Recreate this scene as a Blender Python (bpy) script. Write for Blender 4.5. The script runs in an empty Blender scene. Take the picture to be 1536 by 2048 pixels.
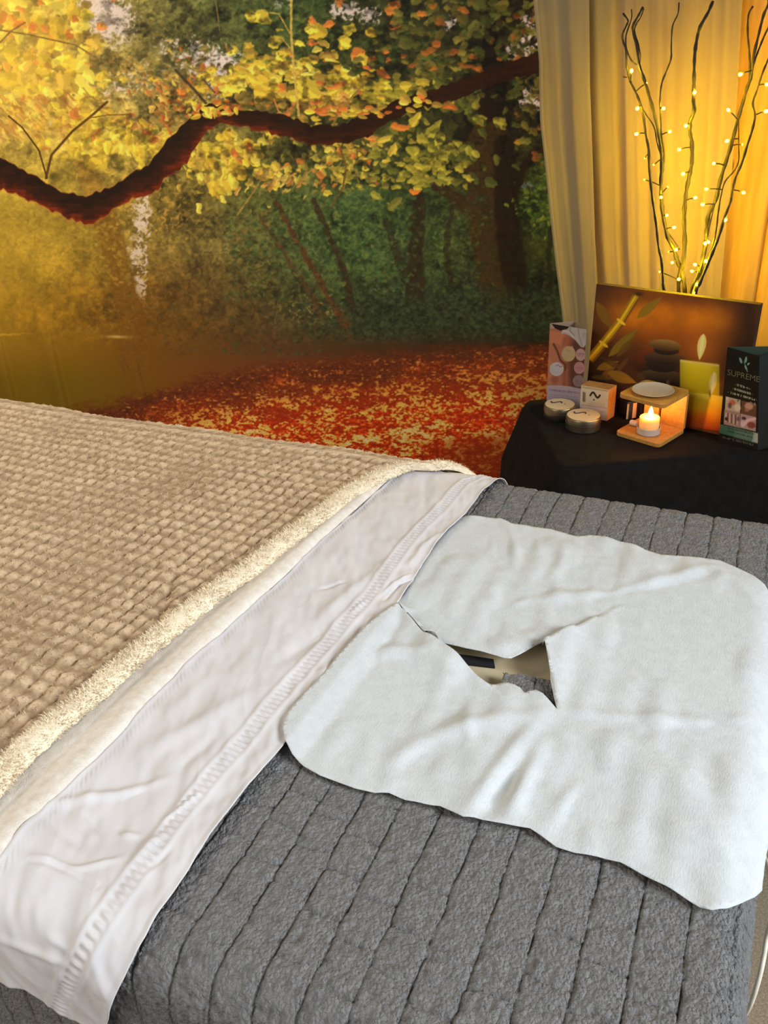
import bpy, bmesh, math, random
import numpy as np
from mathutils import Vector, geometry
random.seed(7); rng=np.random.default_rng(7)
SC=bpy.context.scene; COL=SC.collection
PI=math.pi
# ------------------------------------------------------------------ camera
YAW,PITCH,ROLL,FPX=math.radians(25.77),math.radians(28.886),math.radians(-3.36),1731.0
CAM=np.array([0.,0.,1.28])
cy_,sy_=math.cos(YAW),math.sin(YAW)
f0=np.array([-sy_,cy_,0]); r0=np.array([cy_,sy_,0]); u0=np.array([0,0,1.])
FW=f0*math.cos(PITCH)-u0*math.sin(PITCH); UP0=u0*math.cos(PITCH)+f0*math.sin(PITCH)
RT=r0*math.cos(ROLL)+UP0*math.sin(ROLL); UP=UP0*math.cos(ROLL)-r0*math.sin(ROLL)
def ray(px,py):
    return (px-768)/FPX*RT-(py-1024)/FPX*UP+FW
def onZ(px,py,z):
    d=ray(px,py); return CAM+d*((z-CAM[2])/d[2])
def onY(px,py,y):
    d=ray(px,py); return CAM+d*(y/d[1])
def project(P):
    v=np.asarray(P,float)-CAM; w=v@FW
    return np.stack([768+FPX*(v@RT)/w,1024-FPX*(v@UP)/w],-1)
from mathutils import Matrix
cd=bpy.data.cameras.new('camera'); cam=bpy.data.objects.new('camera',cd); COL.objects.link(cam)
cam.matrix_world=Matrix(((RT[0],UP[0],-FW[0],CAM[0]),(RT[1],UP[1],-FW[1],CAM[1]),(RT[2],UP[2],-FW[2],CAM[2]),(0,0,0,1)))
cd.sensor_fit='VERTICAL'; cd.sensor_height=24; cd.lens=FPX/2048*24; cd.clip_start=.02
SC.camera=cam
# ------------------------------------------------------------------ helpers
def lin(c):
    c=np.asarray(c,float)/255
    return np.where(c<=.04045,c/12.92,((c+.055)/1.055)**2.4)
def L4(c,a=1): return tuple(lin(c))+(a,)
def tag(o,label=None,cat=None,group=None,kind=None):
    if label:o['label']=label
    if cat:o['category']=cat
    if group:o['group']=group
    if kind:o['kind']=kind
    return o
def link(o,parent=None):
    COL.objects.link(o)
    if parent is not None:o.parent=parent
    return o
def empty(name,loc,label,cat,group=None):
    o=bpy.data.objects.new(name,None); o.empty_display_size=.02; o.location=loc; link(o); return tag(o,label,cat,group)
def mesh_np(name,V,F,mat,parent=None,base=None,smooth=True,cols=None):
    """V (n,3) world coordinates, F list of (k,4)/(k,3) int arrays or python faces"""
    V=np.asarray(V,float)
    off=np.zeros(3)
    if parent is not None: off=np.array(world_loc(parent))
    loc=np.zeros(3)
    if base is not None: loc=np.asarray(base,float)-off
    Vl=V-off-loc
    me=bpy.data.meshes.new(name)
    if isinstance(F,np.ndarray):
        k=F.shape[1]; n=len(F)
        me.vertices.add(len(Vl)); me.vertices.foreach_set('co',Vl.astype(np.float32).ravel())
        me.loops.add(n*k); me.loops.foreach_set('vertex_index',F.astype(np.int32).ravel())
        me.polygons.add(n); me.polygons.foreach_set('loop_start',np.arange(0,n*k,k,dtype=np.int32))
        me.update(calc_edges=True); me.validate()
    else:
        me.from_pydata([tuple(v) for v in Vl],[],[tuple(f) for f in F])
    if smooth: me.polygons.foreach_set('use_smooth',np.ones(len(me.polygons),bool))
    if cols is not None:
        at=me.color_attributes.new('Col','FLOAT_COLOR','POINT')
        c=np.ones((len(Vl),4),np.float32); c[:,:3]=cols; at.data.foreach_set('color',c.ravel())
    me.materials.append(mat)
    o=bpy.data.objects.new(name,me); o.location=loc
    return link(o,parent)
def world_loc(o):
    l=np.array(o.location)
    while o.parent is not None:
        o=o.parent; l=l+np.array(o.location)
    return l
def gridF(n,m,wrap=False):
    i=np.arange(n-1)[:,None]; mm=m if wrap else m-1
    j=np.arange(mm)[None,:]; j2=(j+1)%m
    return np.stack([i*m+j,i*m+j2,(i+1)*m+j2,(i+1)*m+j],-1).reshape(-1,4)
def solidify(o,t,offset=-1):
    m=o.modifiers.new('thickness','SOLIDIFY'); m.thickness=t; m.offset=offset; return o
def bevel(o,w,seg=2):
    m=o.modifiers.new('bevel','BEVEL'); m.width=w; m.segments=seg; m.limit_method='ANGLE'; return o
def hexa(P,thick=None):
    return np.array(P,float),[(0,3,2,1),(4,5,6,7),(0,1,5,4),(1,2,6,5),(2,3,7,6),(3,0,4,7)]
def prism(name,poly,z0,z1,mat,parent=None,base=None,bev=0,smooth=False):
    n=len(poly); V=[(x,y,z0) for x,y in poly]+[(x,y,z1) for x,y in poly]
    F=[tuple(range(n))[::-1],tuple(range(n,2*n))]+[(i,(i+1)%n,n+(i+1)%n,n+i) for i in range(n)]
    o=mesh_np(name,V,F,mat,parent,base,smooth)
    if bev: bevel(o,bev)
    return o
def lathe(name,prof,c,mat,parent=None,base=None,seg=40,capb=True,capt=True,sx=1,sy=1):
    a=np.linspace(0,2*PI,seg,endpoint=False); V=[];F=[]
    for r,z in prof:
        for t in a: V.append((c[0]+r*sx*math.cos(t),c[1]+r*sy*math.sin(t),c[2]+z))
    n=len(prof)
    for i in range(n-1):
        for j in range(seg): F.append((i*seg+j,i*seg+(j+1)%seg,(i+1)*seg+(j+1)%seg,(i+1)*seg+j))
    if capb:F.append(tuple(range(seg))[::-1])
    if capt:F.append(tuple((n-1)*seg+k for k in range(seg)))
    o=mesh_np(name,V,F,mat,parent,base)
    m=o.modifiers.new('edges','EDGE_SPLIT'); m.split_angle=math.radians(35)
    return o
def catmull(P,k=6):
    P=np.asarray(P,float); Q=np.vstack([2*P[0]-P[1],P,2*P[-1]-P[-2]]); out=[]
    for i in range(1,len(Q)-2):
        for s in np.linspace(0,1,k,endpoint=False):
            p0,p1,p2,p3=Q[i-1],Q[i],Q[i+1],Q[i+2]
            out.append(.5*(2*p1+(p2-p0)*s+(2*p0-5*p1+4*p2-p3)*s*s+(3*p1-p0-3*p2+p3)*s**3))
    out.append(P[-1]); return np.array(out)
def tubeV(P,R,seg=7):
    P=np.asarray(P,float); R=np.broadcast_to(np.asarray(R,float),(len(P),))
    T=np.gradient(P,axis=0); T/=np.linalg.norm(T,axis=1)[:,None]+1e-12
    ref=np.array([.3,1.,.2]); A=np.cross(T,ref); A/=np.linalg.norm(A,axis=1)[:,None]; B=np.cross(T,A)
    a=np.linspace(0,2*PI,seg,endpoint=False)
    V=P[:,None,:]+R[:,None,None]*(A[:,None,:]*np.cos(a)[None,:,None]+B[:,None,:]*np.sin(a)[None,:,None])
    F=[tuple(f) for f in gridF(len(P),seg,True)]
    F.append(tuple(range(seg))[::-1]); F.append(tuple((len(P)-1)*seg+k for k in range(seg)))
    return V.reshape(-1,3),F
def tube(name,P,R,mat,parent=None,base=None,seg=7):
    V,F=tubeV(P,R,seg); return mesh_np(name,V,F,mat,parent,base)
def upnoise(h,w,cell,seed,cellx=None):
    cellx=cellx or cell
    g=np.random.default_rng(seed).random((int(h/cell)+4,int(w/cellx)+4))
    y=np.arange(h)/cell; x=np.arange(w)/cellx
    yi=y.astype(int); xi=x.astype(int); fy=y-yi; fx=x-xi
    fy=fy*fy*(3-2*fy); fx=fx*fx*(3-2*fx)
    a=g[yi][:,xi];b=g[yi][:,xi+1];c=g[yi+1][:,xi];d=g[yi+1][:,xi+1]
    return (a*(1-fx)+b*fx)*(1-fy[:,None])+(c*(1-fx)+d*fx)*fy[:,None]
def fnoise(h,w,cell,seed,octv=4,gain=.55,cellx=None):
    s=0;amp=1;tot=0;cx=cellx or cell
    for k in range(octv):
        if cell<1: break
        s=s+amp*upnoise(h,w,cell,seed+k*17,cx); tot+=amp; amp*=gain; cell/=2; cx=max(cx/2,.7)
    return s/tot
def vnoise(x,y,cell,seed,octv=3,gain=.5):
    """value noise at arbitrary points"""
    s=0;amp=1;tot=0
    for k in range(octv):
        g=np.random.default_rng(seed+k).random((256,256))
        X=x/cell;Y=y/cell; xi=np.floor(X).astype(int); yi=np.floor(Y).astype(int); fx=X-xi;fy=Y-yi
        fx=fx*fx*(3-2*fx);fy=fy*fy*(3-2*fy)
        a=g[yi%256,xi%256];b=g[yi%256,(xi+1)%256];c=g[(yi+1)%256,xi%256];d=g[(yi+1)%256,(xi+1)%256]
        s=s+amp*((a*(1-fx)+b*fx)*(1-fy)+(c*(1-fx)+d*fx)*fy); tot+=amp; amp*=gain; cell/=2
    return s/tot-.5
# ------------------------------------------------------------------ materials
def newmat(name):
    m=bpy.data.materials.new(name); m.use_nodes=True; nt=m.node_tree
    b=nt.nodes['Principled BSDF']; return m,nt,b
def N(nt,t,**kw):
    n=nt.nodes.new(t)
    for k,v in kw.items():
        if k in n.inputs: n.inputs[k].default_value=v
        else: setattr(n,k,v)
    return n
def objco(nt,scale=(1,1,1)):
    t=N(nt,'ShaderNodeTexCoord'); mp=N(nt,'ShaderNodeMapping'); mp.inputs['Scale'].default_value=scale
    nt.links.new(t.outputs['Object'],mp.inputs['Vector']); return mp.outputs['Vector']
def bumpn(nt,b,h,strength,dist):
    n=N(nt,'ShaderNodeBump'); n.inputs['Strength'].default_value=strength; n.inputs['Distance'].default_value=dist
    nt.links.new(h,n.inputs['Height']); nt.links.new(n.outputs['Normal'],b.inputs['Normal'])
def noise(nt,vec,scale,detail=4,rough=.55):
    n=N(nt,'ShaderNodeTexNoise'); n.inputs['Scale'].default_value=scale; n.inputs['Detail'].default_value=detail; n.inputs['Roughness'].default_value=rough
    nt.links.new(vec,n.inputs['Vector']); return n
def ramp(nt,fac,stops):
    n=N(nt,'ShaderNodeValToRGB'); cr=n.color_ramp
    while len(cr.elements)<len(stops): cr.elements.new(.5)
    for e,(p,c) in zip(cr.elements,stops): e.position=p; e.color=L4(c)
    nt.links.new(fac,n.inputs['Fac']); return n.outputs['Color']
def plain(name,rgb,rough=.6,metal=0,bump=None,coat=0,var=None,sheen=0):
    m,nt,b=newmat(name); b.inputs['Base Color'].default_value=L4(rgb); b.inputs['Roughness'].default_value=rough; b.inputs['Metallic'].default_value=metal
    b.inputs['Coat Weight'].default_value=coat; b.inputs['Sheen Weight'].default_value=sheen
    v=objco(nt)
    if var:
        c=ramp(nt,noise(nt,v,var[0]).outputs['Fac'],[(.3,var[1]),(.7,var[2])]); nt.links.new(c,b.inputs['Base Color'])
    if bump: bumpn(nt,b,noise(nt,v,bump[0]).outputs['Fac'],bump[1],bump[2])
    return m
def printmat(name,rough=.6,bump=None,coat=0):
    m,nt,b=newmat(name); a=N(nt,'ShaderNodeAttribute',attribute_name='Col'); nt.links.new(a.outputs['Color'],b.inputs['Base Color'])
    b.inputs['Roughness'].default_value=rough; b.inputs['Specular IOR Level'].default_value=.2; b.inputs['Coat Weight'].default_value=coat; b.inputs['Coat Roughness'].default_value=.12
    if bump: bumpn(nt,b,noise(nt,objco(nt),bump[0],2).outputs['Fac'],bump[1],bump[2])
    return m
def emis(name,rgb,strength):
    m,nt,b=newmat(name); b.inputs['Base Color'].default_value=(.8,.7,.5,1); b.inputs['Emission Color'].default_value=tuple(rgb)+(1,); b.inputs['Emission Strength'].default_value=strength; return m
def fabric(name,stops,nscale,bscale,bstr,bdist,sheen=.3,rough=.9,vor=None,transl=0):
    m,nt,b=newmat(name); v=objco(nt); b.inputs['Roughness'].default_value=rough; b.inputs['Sheen Weight'].default_value=sheen*.5; b.inputs['Sheen Roughness'].default_value=.5; b.inputs['Sheen Tint'].default_value=L4(stops[-1][1])
    b.inputs['Specular IOR Level'].default_value=.15
    n=noise(nt,v,nscale,3); nt.links.new(ramp(nt,n.outputs['Fac'],stops),b.inputs['Base Color'])
    h=noise(nt,v,bscale,4,.6).outputs['Fac']
    if vor:
        w=noise(nt,v,vor*.9,2); mx=N(nt,'ShaderNodeMixRGB'); mx.inputs['Fac'].default_value=.0022
        nt.links.new(v,mx.inputs['Color1']); nt.links.new(w.outputs['Color'],mx.inputs['Color2'])
        vo=N(nt,'ShaderNodeTexVoronoi'); vo.inputs['Scale'].default_value=vor; nt.links.new(mx.outputs['Color'],vo.inputs['Vector'])
        ad=N(nt,'ShaderNodeMath',operation='MULTIPLY_ADD'); nt.links.new(vo.outputs['Distance'],ad.inputs[0]); ad.inputs[1].default_value=-1.1; nt.links.new(h,ad.inputs[2]); h=ad.outputs[0]
    bumpn(nt,b,h,bstr,bdist)
    if transl:
        out=nt.nodes['Material Output']; tr=N(nt,'ShaderNodeBsdfTranslucent'); tr.inputs['Color'].default_value=L4(stops[-1][1])
        mxs=N(nt,'ShaderNodeMixShader'); mxs.inputs['Fac'].default_value=transl
        nt.links.new(b.outputs['BSDF'],mxs.inputs[1]); nt.links.new(tr.outputs['BSDF'],mxs.inputs[2]); nt.links.new(mxs.outputs[0],out.inputs['Surface'])
    return m
def woodmat(name,c1,c2,scale=(8,8,90),nscale=3,rough=.5,knots=False):
    m,nt,b=newmat(name); v=objco(nt,scale); n=noise(nt,v,nscale,5,.6)
    col=ramp(nt,n.outputs['Fac'],[(.3,c1),(.7,c2)])
    if knots:
        vk=objco(nt,(7,1,2.4)); vo=N(nt,'ShaderNodeTexVoronoi'); vo.inputs['Scale'].default_value=2.0; nt.links.new(vk,vo.inputs['Vector'])
        k=ramp(nt,vo.outputs['Distance'],[(.035,(95,55,25)),(.075,(255,255,255))]); mx=N(nt,'ShaderNodeMixRGB',blend_type='MULTIPLY'); mx.inputs['Fac'].default_value=1
        nt.links.new(col,mx.inputs['Color1']); nt.links.new(k,mx.inputs['Color2']); col=mx.outputs['Color']
    nt.links.new(col,b.inputs['Base Color']); b.inputs['Roughness'].default_value=rough
    bumpn(nt,b,n.outputs['Fac'],.15,.002); return m
# ------------------------------------------------------------------ the printed forest (a picture, painted in numpy, printed on the wall hanging)
U0,V0,CW,CH=-160,-200,1400,1240
def paint_forest():
    us=[-160,0,140,280,420,560,700,840,980,1100,1240]
    vs=[-200,0,100,200,300,400,500,600,700,760,1040]
    rows=[
     [(190,165,60),(190,165,60),(165,142,62),(120,112,55),(85,88,45),(58,70,36),(58,64,30),(45,46,24),(42,34,16),(38,30,14),(35,28,12)],
     [(200,172,62),(195,168,62),(165,142,62),(125,115,58),(88,88,46),(58,72,36),(58,64,30),(45,46,24),(42,34,16),(38,30,14),(35,28,12)],
     [(215,180,70),(215,180,70),(185,160,75),(128,112,58),(98,92,48),(68,74,36),(60,65,30),(50,52,26),(45,42,20),(38,30,14),(35,28,12)],
     [(222,188,85),(222,188,85),(198,168,85),(165,142,72),(128,112,55),(84,82,36),(70,70,30),(55,55,25),(40,36,16),(38,32,14),(35,28,12)],
     [(212,178,78),(212,178,78),(170,145,60),(138,118,50),(116,102,45),(92,84,36),(72,70,32),(50,52,24),(45,36,16),(48,48,20),(40,40,16)],
     [(178,150,52),(172,145,50),(150,124,45),(146,120,50),(118,100,44),(80,82,38),(56,74,40),(52,64,32),(48,38,16),(52,68,24),(45,60,20)],
     [(200,158,45),(192,152,45),(164,130,40),(130,104,45),(110,92,45),(82,80,42),(56,74,40),(54,64,34),(48,38,16),(44,52,20),(40,45,18)],
     [(172,128,30),(162,120,28),(146,104,22),(122,82,25),(100,74,34),(82,70,35),(62,62,34),(50,56,34),(44,52,32),(32,42,26),(30,35,22)],
     [(142,100,20),(138,98,18),(130,90,10),(112,70,12),(98,62,25),(88,54,26),(75,46,22),(66,40,20),(54,32,16),(42,26,14),(40,24,12)],
     [(118,88,5),(115,86,5),(112,84,6),(112,74,12),(116,62,22),(118,56,22),(118,50,16),(108,46,16),(95,42,14),(66,30,12),(60,28,10)],
     [(110,80,5),(110,78,5),(108,78,6),(110,70,12),(116,60,22),(118,56,22),(118,50,16),(108,46,16),(95,42,14),(66,30,12),(60,28,10)]]
    G=np.array(rows,float)
    yy=np.arange(CH)+V0; xx=np.arange(CW)+U0
    img=np.zeros((CH,CW,3))
    for c in range(3):
        t=np.stack([np.interp(xx,us,G[r,:,c]) for r in range(len(vs))])
        img[:,:,c]=np.stack([np.interp(yy,vs,t[:,k]) for k in range(CW)],1)
    Y=yy[:,None]*np.ones((1,CW)); X=xx[None,:]*np.ones((CH,1))
    def blob(u,v,ru,rv,p=2): return np.exp(-(((X-u)/ru)**2+((Y-v)/rv)**2)**(p/2))
    def mix(mask,col):
        nonlocal img
        img=img*(1-mask[...,None])+np.asarray(col,float)*mask[...,None]
    # foliage mottling
    n1=fnoise(CH,CW,46,11,5,.62); n2=fnoise(CH,CW,11,31,3,.7); n3=fnoise(CH,CW,5,41,3,.75)
    sh=(n1-.5)*1.3+(n2-.5)*.9+(n3-.5)*.7
    up=np.clip((700-Y)/60,0,1); calm=1-.65*np.clip((330-X)/330,0,1)*np.clip((Y-330)/120,0,1)
    img*=(1+sh*1.0*up*calm)[...,None].clip(.35,1.8)
    # green growth, colour shifts
    g=blob(600,470,150,130)*.6+blob(740,520,140,120)*.5+blob(1080,400,40,90)*.6+blob(610,60,90,90)*.55+blob(470,90,70,80)*.35+blob(900,470,60,100)*.5
    gm=np.clip(g*(.35+1.6*np.clip(n2-.42,0,1)*2),0,.85)*up
    mix(gm*.7,(70,90,44)); mix(np.clip(gm*(n3>.58)*.6,0,1),(112,128,60)); mix(np.clip(g*(n3<.38)*.6,0,1)*up,(30,40,18))
    tl=np.clip(blob(820,620,190,48,3)+blob(1050,620,110,45,3)+blob(660,640,120,40)*.7,0,1)
    mix(tl*.5*(.5+n2),(52,62,36)); mix(tl*np.clip((n3-.55)*6,0,1)*.4,(80,98,60)); mix(tl*np.clip((.43-n3)*6,0,1)*.55,(24,32,20))
    br=blob(420,590,150,70); mix(br*.45*(.4+n2),(96,72,38)); mix(br*np.clip((.42-n3)*6,0,1)*.5,(60,40,20))
    # yellow speckle lights
    for (u,v,ru,rv,a,c) in ((285,400,70,60,.9,(222,170,70)),(320,430,60,40,.8,(214,150,56)),(60,480,90,50,.5,(220,172,58)),(620,620,50,22,.9,(205,165,75)),(760,600,60,20,.5,(170,130,60)),(950,590,60,25,.4,(180,125,55)),(700,430,120,60,.25,(165,150,70)),(300,590,25,30,.8,(215,130,45)),(215,640,40,40,.5,(200,160,60)),(450,500,120,60,.25,(190,150,60)),(1090,540,40,40,.5,(150,110,40))):
        mix(np.clip(blob(u,v,ru,rv)*a*np.clip((n3+n2*.5-.83)*6,0,1),0,1),c)
    # sky through the crowns
    for (u,v,ru,rv,a) in ((222,40,46,44,1.4),(195,-20,40,60,1.3),(420,150,40,44,1.2),(450,120,30,25,1),(395,110,60,40,.75),(335,90,30,25,.6),(690,22,34,20,.9),(740,30,22,20,.8),(897,45,14,13,1.2),(986,52,20,18,1.2),(1040,105,34,26,1.0),(1062,60,26,50,.7),(1060,200,30,22,.9),(992,195,22,16,.6),(284,440,20,60,.85),(275,520,22,60,.8),(282,570,10,30,1.0),(200,185,26,16,.9),(108,245,10,10,.9),(0,275,14,8,1),(255,160,90,40,.45),(560,-40,60,50,.7),(700,-90,90,60,.6),(350,-100,120,60,.6)):
        bb=blob(u,v,ru,rv)*a; m=np.clip((bb+(n2-.5)*1.0+(n3-.5)*1.9+(n1-.5)*.6-.46)*4,0,1)*np.clip(bb*5-.6,0,1); mix(m*.9,(228,206,200) if u>250 or v<100 else (235,205,165))
    # helpers for painted strokes
    def poly_d(P,W):
        """soft mask + lateral coordinate of a polyline with half widths W"""
        P=np.asarray(P,float); best=np.full((CH,CW),1e9); lat=np.zeros((CH,CW))
        x0,x1=int(P[:,0].min()-U0-60),int(P[:,0].max()-U0+60); y0,y1=int(P[:,1].min()-V0-60),int(P[:,1].max()-V0+60)
        x0,y0=max(x0,0),max(y0,0); sx=X[y0:y1,x0:x1]; sy=Y[y0:y1,x0:x1]
        b=best[y0:y1,x0:x1]; l=lat[y0:y1,x0:x1]
        for i in range(len(P)-1):
            a=P[i]; d=P[i+1]-a; L=d@d; t=np.clip(((sx-a[0])*d[0]+(sy-a[1])*d[1])/L,0,1)
            qx=sx-a[0]-t*d[0]; qy=sy-a[1]-t*d[1]; w=W[i]*(1-t)+W[i+1]*t; q=np.hypot(qx,qy)/w
            k=q<b; b[k]=q[k]; l[k]=((d[0]*qy-d[1]*qx)/math.sqrt(L)/w)[k]
        return best,lat
    edge=(n3-.5)*.5+(n2-.5)*.3
    def stroke(P,W,col,a=1,soft=6,shade=None):
        d,l=poly_d(P,W); m=np.clip((1-d+edge*.5)*soft,0,1)*a
        c=np.ones((CH,CW,1))*np.asarray(col,float)
        if shade is not None: c=c*(1+shade*np.clip(l,-1,1))[...,None]
        c=c*(1+(n3-.5)*.6)[...,None]
        nonlocal img
        img=img*(1-m[...,None])+c*m[...,None]
    # trees behind
    stroke([(90,60),(125,180),(160,300),(192,395)],[14,18,20,26],(150,108,42),.72)
    stroke([(205,430),(235,520),(258,610),(268,720)],[30,28,28,34],(112,72,18),.75,4)
    stroke([(520,430),(585,530),(625,590),(650,640)],[4,5,6,8],(84,58,30),.8)
    stroke([(552,400),(585,465),(625,535),(662,600),(692,650)],[4,5.5,6.5,7.5,9],(88,54,28),.92)
    stroke([(628,400),(662,480),(690,545),(703,615)],[5,6,7,8],(58,44,24),.9)
    stroke([(505,610),(535,650),(552,690)],[3,4,5],(80,52,24),.7)
    stroke([(830,330),(838,420),(830,500),(832,590)],[12,15,17,22],(46,34,18),.85,4)
    stroke([(770,440),(790,500),(815,560)],[6,9,14],(48,36,20),.7,4)
    stroke([(905,410),(890,500),(905,580)],[5,6,7],(44,32,16),.6)
    stroke([(1105,430),(1098,500),(1102,580)],[5,5,6],(34,32,14),.8)
    stroke([(1058,372),(1060,480)],[2.2,2.2],(40,40,22),.9); mix(np.clip((1-np.hypot((X-1052)/17,(Y-369)/6))*5,0,1)*.9,(112,116,112))
    stroke([(1005,-160),(990,40),(985,180),(978,300)],[16,22,26,34],(34,22,10),.93)
    stroke([(1012,-100),(1075,40),(1110,60)],[6,12,16],(38,24,12),.8)
    stroke([(930,410),(905,392),(872,374)],[20,14,9],(56,40,16),.95)
    stroke([(1022,400),(1040,345),(1066,310),(1105,286)],[11,10,9,9],(40,26,10),.97)
    stroke([(975,290),(976,400),(988,500),(1002,596)],[48,46,44,46],(62,45,17),.97,8,.0)
    stroke([(1008,290),(1012,420),(1022,520),(1034,575)],[24,26,28,26],(38,24,8),.9,4)
    tl2=np.clip((Y-575-(n1-.5)*50)/30,0,1)*np.clip((690-Y)/40,0,1)*np.clip((X-690)/60,0,1)
    mix(tl2*.8,(44,50,28)); mix(tl2*np.clip((n3-.52)*6,0,1)*.5,(72,90,54)); mix(tl2*np.clip((.45-n3)*6,0,1)*.6,(22,28,18))
    # leaves --------------------------------------------------------------
    gt=fnoise(CH,CW,34,151,3,.6,44)
    def leaves(n,cu,cv,ru,rv,size,asp,pal,ang=(0,PI),seed=1,a=.92,shape='g',gate=0):
        r=np.random.default_rng(seed)
        for k in range(n):
            if shape=='g': u=cu+r.normal()*ru*.6; v=cv+r.normal()*rv*.6
            else: u=cu+(r.random()*2-1)*ru; v=cv+(r.random()*2-1)*rv
            s=size[0]+(size[1]-size[0])*r.random()**1.5; an=ang[0]+(ang[1]-ang[0])*r.random(); b=s*(asp[0]+(asp[1]-asp[0])*r.random())
            col=np.array(pal[r.integers(len(pal))],float)*(.86+.28*r.random())
            x=int(u-U0);y=int(v-V0);R=int(s)+2
            if gate and 0<=x<CW and 0<=y<CH and gt[y,x]<gate+(r.random()-.5)*.12: continue
            if x-R<0 or y-R<0 or x+R>=CW or y+R>=CH: continue
            gx,gy=np.meshgrid(np.arange(-R,R+1),np.arange(-R,R+1)); ca,sa=math.cos(an),math.sin(an)
            p=gx*ca+gy*sa; q=-gx*sa+gy*ca
            wd=b*np.sqrt(np.clip(1-(p/s)**2,0,1))*(1-.25*p/s)
            m=np.clip((wd-np.abs(q))*.9,0,1)*a
            sh=1+.1*np.sign(q)*np.clip(np.abs(q)/2,0,1)-.12*np.exp(-(q/.9)**2)
            img[y-R:y+R+1,x-R:x+R+1]=img[y-R:y+R+1,x-R:x+R+1]*(1-m[...,None])+(col*sh[...,None])*m[...,None]
    yel=[(238,206,66),(230,192,58),(240,214,84),(214,172,52),(196,158,60)]
    yel2=yel+[(170,134,52),(222,120,52)]; ora=[(220,124,52),(204,104,44),(222,150,56)]; drk=[(150,118,50),(128,104,44),(176,140,58)]
    warm=[(226,182,84),(216,158,70),(190,124,54),(160,130,62),(234,196,88)]
    olv=[(104,98,38),(84,88,34),(128,114,44),(70,74,30),(94,80,34),(112,106,48)]
    leaves(150,30,40,150,120,(9,17),(.5,.9),drk,seed=1,shape='u'); leaves(260,40,70,170,150,(9,18),(.55,.95),yel2,seed=2,shape='u',gate=.42)
    leaves(60,-60,-80,200,100,(9,18),(.55,.95),yel2,seed=52,shape='u')
    leaves(60,70,120,90,110,(12,20),(.6,.95),yel,seed=3); leaves(26,80,60,100,100,(7,12),(.5,.8),ora,seed=4)
    leaves(50,90,165,70,35,(13,21),(.6,.95),yel,seed=5); leaves(40,135,215,45,30,(11,19),(.6,.95),yel,seed=6)
    leaves(420,40,235,110,42,(5,13),(.25,.4),warm+[(176,104,46)],ang=(.45,.95),seed=7,shape='u')
    leaves(620,290,185,130,70,(4,10),(.28,.5),warm+drk,ang=(.1,.9),seed=8,gate=.44); leaves(160,360,180,60,50,(5,11),(.3,.5),warm+ora,ang=(.4,1.2),seed=9)
    leaves(110,280,285,80,32,(7,15),(.5,.9),yel,seed=10,ang=(.8,2.4)); leaves(70,185,285,38,36,(9,16),(.55,.9),yel,seed=11); leaves(26,320,255,60,30,(8,12),(.4,.6),ora+warm,seed=12)
    leaves(60,150,250,90,60,(7,13),(.5,.9),yel2,seed=13)
    # crown above the branch
    leaves(120,560,180,130,52,(7,16),(.45,.8),drk+[(110,92,40)],seed=20); leaves(520,585,175,150,45,(5,15),(.35,.7),yel2,ang=(-.35,.45),seed=21,gate=.5); leaves(140,500,150,60,28,(9,18),(.45,.8),yel,ang=(-.3,.6),seed=22,gate=.45)
    leaves(60,650,140,70,60,(8,15),(.4,.7),yel2,seed=23,ang=(-.3,.8)); leaves(60,650,215,110,20,(6,13),(.35,.6),ora+warm,seed=24,ang=(-.2,.5)); leaves(70,800,195,60,25,(8,16),(.4,.6),[(176,160,50),(150,138,46),(206,176,56)],ang=(0,.6),seed=25)
    for (u,v,s,c) in ((507,32,17,0),(528,36,17,0),(552,82,18,0),(563,112,12,0),(532,128,15,0),(545,135,12,1),(498,92,11,3),(628,46,13,9),(642,62,18,1),(660,48,12,9),(622,60,12,0),(700,60,15,0),(716,108,14,9),(744,66,12,3),(725,120,13,1),(690,85,14,0),(790,52,12,9),(788,10,14,9),(680,5,10,9),(620,178,26,0),(590,190,18,0),(465,215,12,9),(440,212,10,0),(437,204,9,9)):
        leaves(1,u,v,.1,.1,(s,s+1),(.6,.85),[ora[0]] if c==9 else [yel[c]],seed=int(u*7+v),ang=(-.5,.9))
    r_=np.random.default_rng(5)
    for (n,u,v,ru,rv,pal) in ((900,640,480,190,120,[(70,104,54),(92,120,60),(50,76,40),(120,128,60),(40,58,30)]),(500,880,480,110,110,[(60,84,40),(44,60,30),(96,104,48),(34,44,22)]),(500,470,60,160,90,[(74,92,44),(54,70,34),(98,104,52),(128,120,60)]),(600,400,520,150,110,[(120,100,48),(96,80,40),(150,120,54),(80,66,32)]),(700,120,480,190,90,[(186,148,54),(160,124,46),(206,166,64),(140,106,40)]),(700,850,640,260,44,[(52,66,36),(68,84,48),(36,44,24),(28,32,18)]),(400,480,660,160,50,[(84,66,34),(66,52,26),(58,70,40),(100,72,38)]),(500,310,110,120,110,[(120,116,58),(96,92,46),(150,136,66),(80,78,38)])):
        leaves(n,u,v,ru,rv,(2.5,6.5),(.4,.8),pal,ang=(-.6,.9),seed=n+u,shape='u',a=.5)
    # below the branch
    leaves(700,505,318,120,46,(5,12),(.4,.75),yel+[(188,160,56),(214,180,64)],ang=(.2,1.5),seed=30,gate=.48); leaves(90,440,340,36,46,(9,18),(.5,.8),yel,ang=(.6,1.8),seed=31); leaves(230,600,295,140,32,(5,12),(.4,.7),yel2+drk,ang=(-.2,.9),seed=32,gate=.47)
    leaves(120,670,330,80,45,(5,11),(.4,.7),[(196,168,60),(150,136,56),(220,186,72),(206,120,50)],seed=33); leaves(40,560,360,60,22,(6,13),(.25,.4),warm,ang=(-1.2,-.5),seed=34)
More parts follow.
